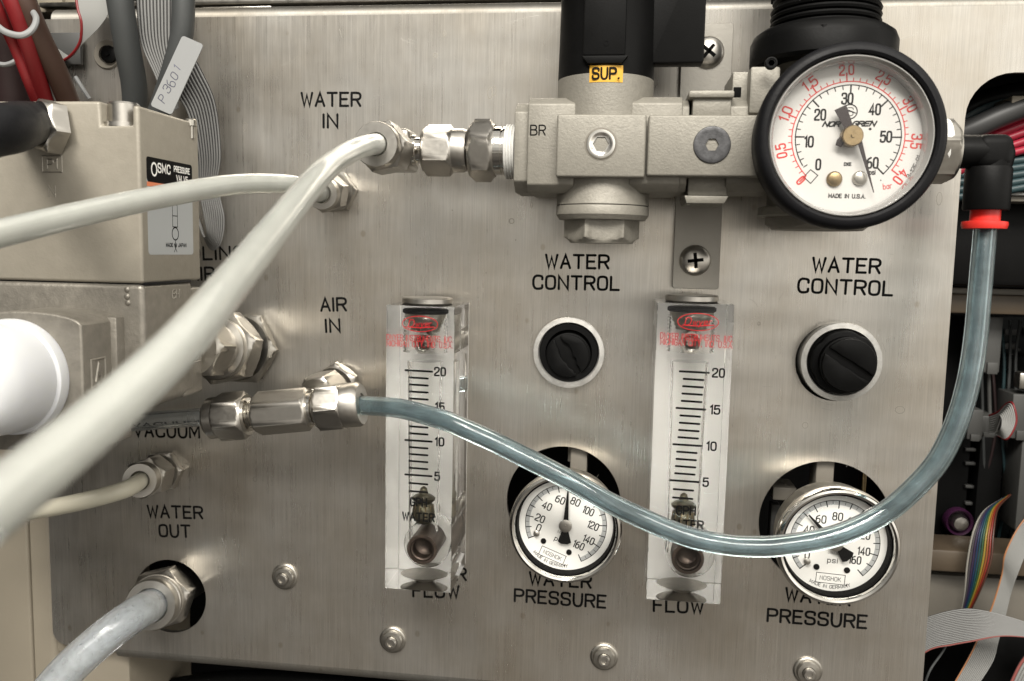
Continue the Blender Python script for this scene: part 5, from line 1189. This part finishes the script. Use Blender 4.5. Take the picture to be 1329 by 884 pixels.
# printed circuit board with rows of small parts
pcb = thing('circuit_board', 'dark circuit board with small components behind the tubes', 'circuit board', L(1290, 560, -100))
g = G(); pbox(g, 1240, 412, 1440, 716, -112, -108, .3); part('board', g, MS['pcb'], pcb)
rnd = random.Random(11)
for i in range(26):
    px = rnd.uniform(1292, 1330); py = rnd.uniform(420, 700); w_ = rnd.uniform(3, 9); h_ = rnd.uniform(2, 6)
    g = G(); pbox(g, px, py, px + w_, py + h_, -109, -105, .2); part('component', g, MS[rnd.choice(['greyplate', 'dark_conn', 'dark_conn', 'conn'])], pcb)
for py in (552, 582, 600, 630, 652):
    g = G(); pbox(g, 1253, py, 1267, py + 4, -86, -83, .3); part('terminal', g, MS['greyplate'], pcb)
def conn(label, x0, y0, x1, y1, z, mt='conn'):
    t = thing('connector', label, 'connector', L((x0 + x1) / 2, (y0 + y1) / 2, z)); g = G(); pbox(g, x0, y0, x1, y1, z - 16, z, .6); part('housing', g, MS[mt], t)
    g = G(); pbox(g, x0 + (x1 - x0) * .2, y1 - (y1 - y0) * .18, x1 - (x1 - x0) * .2, y1 + 2, z - 10, z + 1.2, .3); part('latch', g, MS[mt], t); return t
conn('upright grey connector hanging below the upper tan rail', 1277, 411, 1300, 484, -62)
conn('grey connector block just right of the blue tube', 1256, 532, 1276, 571, -58)
conn('light grey connector with a curled ribbon cable', 1272, 540, 1296, 566, -60)
conn('grey connector housing beside the curled ribbon cable', 1313, 512, 1345, 570, -66)
conn('tall pale connector below the curled ribbon cable', 1322, 572, 1360, 690, -66)
cl = strands('ribbon_cable', 'short curled pale ribbon cable with a dark red edge', 'ribbon cable', [L(1284, 538, -58), L(1296, 533, -52), L(1308, 522, -46), L(1316, 524, -42), L(1320, 548, -40), L(1308, 570, -40), L(1296, 566, -44)],
        [L(1284, 562, -58), L(1292, 560, -54), L(1296, 548, -50), L(1297, 540, -44), L(1300, 545, -42), L(1299, 556, -41), L(1293, 562, -46)], 9, 'pale_wire', edge=(0, 'red_wire'))
g = G(); pbox(g, 1323, 484, 1350, 506, -70, -64, 1.0); solo('metal_lug', g, MS['steel_dull'], L(1335, 495, -64), 'small shiny metal lug above the grey connector housing', 'lug')
# small steel bar between connector and board
cable('grey_rod', 'thin grey rod standing between the connectors', [L(1283, 484, -66), L(1284, 520, -68), L(1285, 545, -68)], .8, 'conn', 'rod')
# purple grommet with screw
pg = thing('purple_grommet', 'purple ring with a shiny screw head on the dark box', 'grommet', L(1243, 677, -80))
q = L(1243.5, 677, -78); k_ = mmpp(1243, 677, -78)
g = G(); g.lathe([(18 * k_, -2), (18 * k_, 1), (16.5 * k_, 2), (14 * k_, 1)], q, seg=36, cap1=False); part('ring', g, MS['purple'], pg)
g = G(); g.lathe([(10.5 * k_, -2), (10.5 * k_, 2.4), (8.5 * k_, 3.6), (3 * k_, 4)], q, seg=28); part('screw_head', g, MS['steel'], pg)
# rainbow ribbon
RB = ['rb_white', 'rb_grey', 'rb_violet', 'rb_blue', 'rb_teal', 'rb_green', 'rb_yellow', 'rb_orange', 'rb_red', 'rb_brown']
for nme, c3 in zip(RB, ((.45, .43, .38), (.10, .09, .10), (.055, .035, .09), (.02, .045, .12), (.02, .09, .11), (.04, .12, .05), (.42, .30, .04), (.38, .11, .02), (.30, .03, .02), (.10, .035, .02))): MS[nme] = mat('wire_' + nme[3:], tuple(v * .55 for v in c3), .45)  # wire colours scaled darker for the shade inside the cabinet
strands('rainbow_cable', 'rainbow ribbon cable hanging down in front of the lower tan rail', 'ribbon cable', [L(1300, 648, -60), L(1276, 664, -52), L(1262, 690, -46), L(1254, 730, -44), L(1251, 770, -44), L(1246, 800, -46)],
        [L(1312, 642, -62), L(1296, 660, -50), L(1291, 690, -42), L(1288, 726, -38), L(1275, 762, -38), L(1256, 800, -44)], 10, None, sub=6, mats=RB)
# pale and grey ribbons
strands('ribbon_cable', 'pale ribbon cable with an orange edge running down through the lower corner', 'ribbon cable', [L(1345, 655, -44), L(1322, 682, -42), L(1304, 718, -40), L(1300, 745, -42), L(1286, 790, -42), L(1272, 820, -42), L(1258, 850, -40), L(1230, 900, -38)],
        [L(1360, 700, -44), L(1336, 712, -42), L(1322, 742, -40), L(1312, 770, -42), L(1306, 795, -42), L(1296, 832, -42), L(1288, 860, -40), L(1262, 900, -38)], 14, 'pale_wire', edge=(0, 'orange_dull'), fill=.95)
strands('ribbon_cable', 'wide grey ribbon cable with a dull red lower edge emerging from behind the panel', 'ribbon cable', [L(1170, 812, -28), L(1205, 800, -27), L(1235, 792, -26), L(1262, 790, -25), L(1300, 798, -24), L(1345, 812, -24)],
        [L(1170, 872, -28), L(1205, 845, -27), L(1235, 838, -26), L(1262, 833, -25), L(1300, 826, -24), L(1345, 828, -24)], 20, 'grey_wire', edge=(19, 'red_dull'), fill=.95)
strands('ribbon_cable', 'grey ribbon cable with wide strands cutting the picture corner under the others', 'ribbon cable', [L(1345, 832, -36), L(1324, 858, -36), L(1308, 890, -36)], [L(1380, 862, -36), L(1352, 886, -36), L(1340, 910, -36)], 9, 'pale_wire', fill=.85, edge=(0, 'red_dull'))
g = G(); q0, q1 = L(1285, 815, -48), L(1345, 850, -48)
g.prism([tuple(L(*p, -48)[:2]) for p in ((1292, 808), (1345, 826), (1345, 900), (1262, 892))], -60, -48, 1); solo('black_bracket', g, MS['black'], L(1310, 850, -48), 'black angled bracket behind the crossing ribbon cables', 'bracket')
cable('thin_grey_wire', 'thin grey wire curving out from behind the panel edge', [L(1195, 905, -30), L(1206, 872, -30), L(1222, 848, -34), L(1232, 830, -36)], .45, 'grey_cable', 'wire', seg=10)
# wires in the upper right opening
cable('black_sleeve', 'thick black sleeved cable crossing the upper right opening', [L(1225, 182, -18), L(1265, 166, -16), L(1300, 150, -15), L(1345, 132, -15)], 4.0, 'grey_dark')
for i, ((a, b_), (c_, d2)) in enumerate((((166, 152), (0, 0)), ((176, 163), (0, 0)), ((186, 174), (0, 0)), ((197, 186), (0, 0)), ((206, 198), (0, 0)))):
    cable('red_wire', ['red wire nearest the black sleeve in the opening', 'second red wire under the black sleeve', 'middle red wire of the five in the opening', 'fourth red wire counted down from the black sleeve', 'lowest red wire in the opening'][i],
          [L(1225, a + 26, -24), L(1262, a + 9, -22), L(1295, a - 2, -20), L(1345, b_ - 8, -20)], 1.45, 'magenta', 'wire', 'red wires in the upper right opening')
for i, (a, b_) in enumerate(((212, 206), (222, 214), (231, 223), (241, 232), (250, 240))):
    cable('teal_wire', ['dark teal wire touching the lowest red wire', 'second dark teal wire below the red wires', 'middle dark teal wire beside the elbow', 'fourth dark teal wire counted down from the red ones', 'lowest dark teal wire above the pale strip'][i],
          [L(1240, a + 6, -24), L(1290, a, -22), L(1345, b_, -21)], 1.5, 'teal', 'wire', 'dark wires in the upper right opening')
for i, (y0_, x0_) in enumerate(((118, 1262), (108, 1262))):
    cable('dark_hose', ['dark blue hose in the top of the upper right opening', 'black hose touching the top edge of the opening'][i], [L(1240, y0_ + 42, -30), L(1280, y0_ + 22 , -30), L(1345, y0_ + 8, -30)], 4.0, 'teal' if i == 0 else 'black')
bb('cream_tab', 'small cream metal tab seen through the upper right opening', 'tab', 1313, 124, 1345, 138, -28, -12, 'cream', .6)
bb('pale_strip', 'thin pale strip under the dark teal wires', 'strip', 1300, 250, 1400, 254, -40, -22, 'pale_wire', .3); bb('beige_strip', 'dull beige strip above the smooth black cover', 'strip', 1300, 255, 1400, 262, -42, -24, 'greige', .3)
# inside the gauge cut-outs and below the panel
bb('inner_bracket', 'grey bracket inside the dark cut-out beside the right small gauge', 'bracket', 1003, 633, 1034, 650, -30, -16, 'greige', .6)
bb('brass_rod', 'brass coloured rod inside the right gauge cut-out', 'rod', 1117, 610, 1123, 700, -22, -16, 'brass', .6)
bb('inner_plate', 'dark grey plate inside the right gauge cut-out', 'plate', 1000, 655, 1012, 700, -34, -28, 'conn', .6)
bb('metal_tab', 'metal tab at the top of the left gauge cut-out', 'tab', 737, 580, 757, 600, -16, -6, 'greige', .5)
cable('dark_hose', 'dark hose in the shadow below the bottom fold of the panel', [L(150, 905, -40), L(300, 880, -40), L(480, 890, -40), L(700, 930, -40)], 3.5, 'black')
# more of the wiring and boards deep behind the right edge
rnd = random.Random(5)
for i in range(5):
    x0_ = 1272 + i * 13; cable('board_wire', ['thin dark wire nearest the blue tube among the boards', 'second thin dark wire among the boards', 'middle thin dark wire among the boards', 'fourth thin dark wire among the boards', 'thin dark wire farthest from the blue tube'][i],
          [L(x0_, 416, -88), L(x0_ + rnd.uniform(-6, 6), 470, -82), L(x0_ + rnd.uniform(-8, 8), 560, -80), L(x0_ + rnd.uniform(-9, 9), 640, -82), L(x0_ + rnd.uniform(-6, 6), 712, -88)], .7, ['grey_cable', 'maroon', 'teal', 'grey_cable', 'grey_cable'][i], 'wire', 'thin wires in front of the circuit board', seg=8)
for i, (y_, z_) in enumerate(((428, -96), (446, -98), (462, -96), (596, -96), (622, -98), (668, -95))):
    g = G(); pbox(g, 1304, y_, 1322, y_ + 7, z_ - 4, z_, .2); part('component', g, MS[['greyplate', 'conn', 'dark_conn'][i % 3]], pcb)
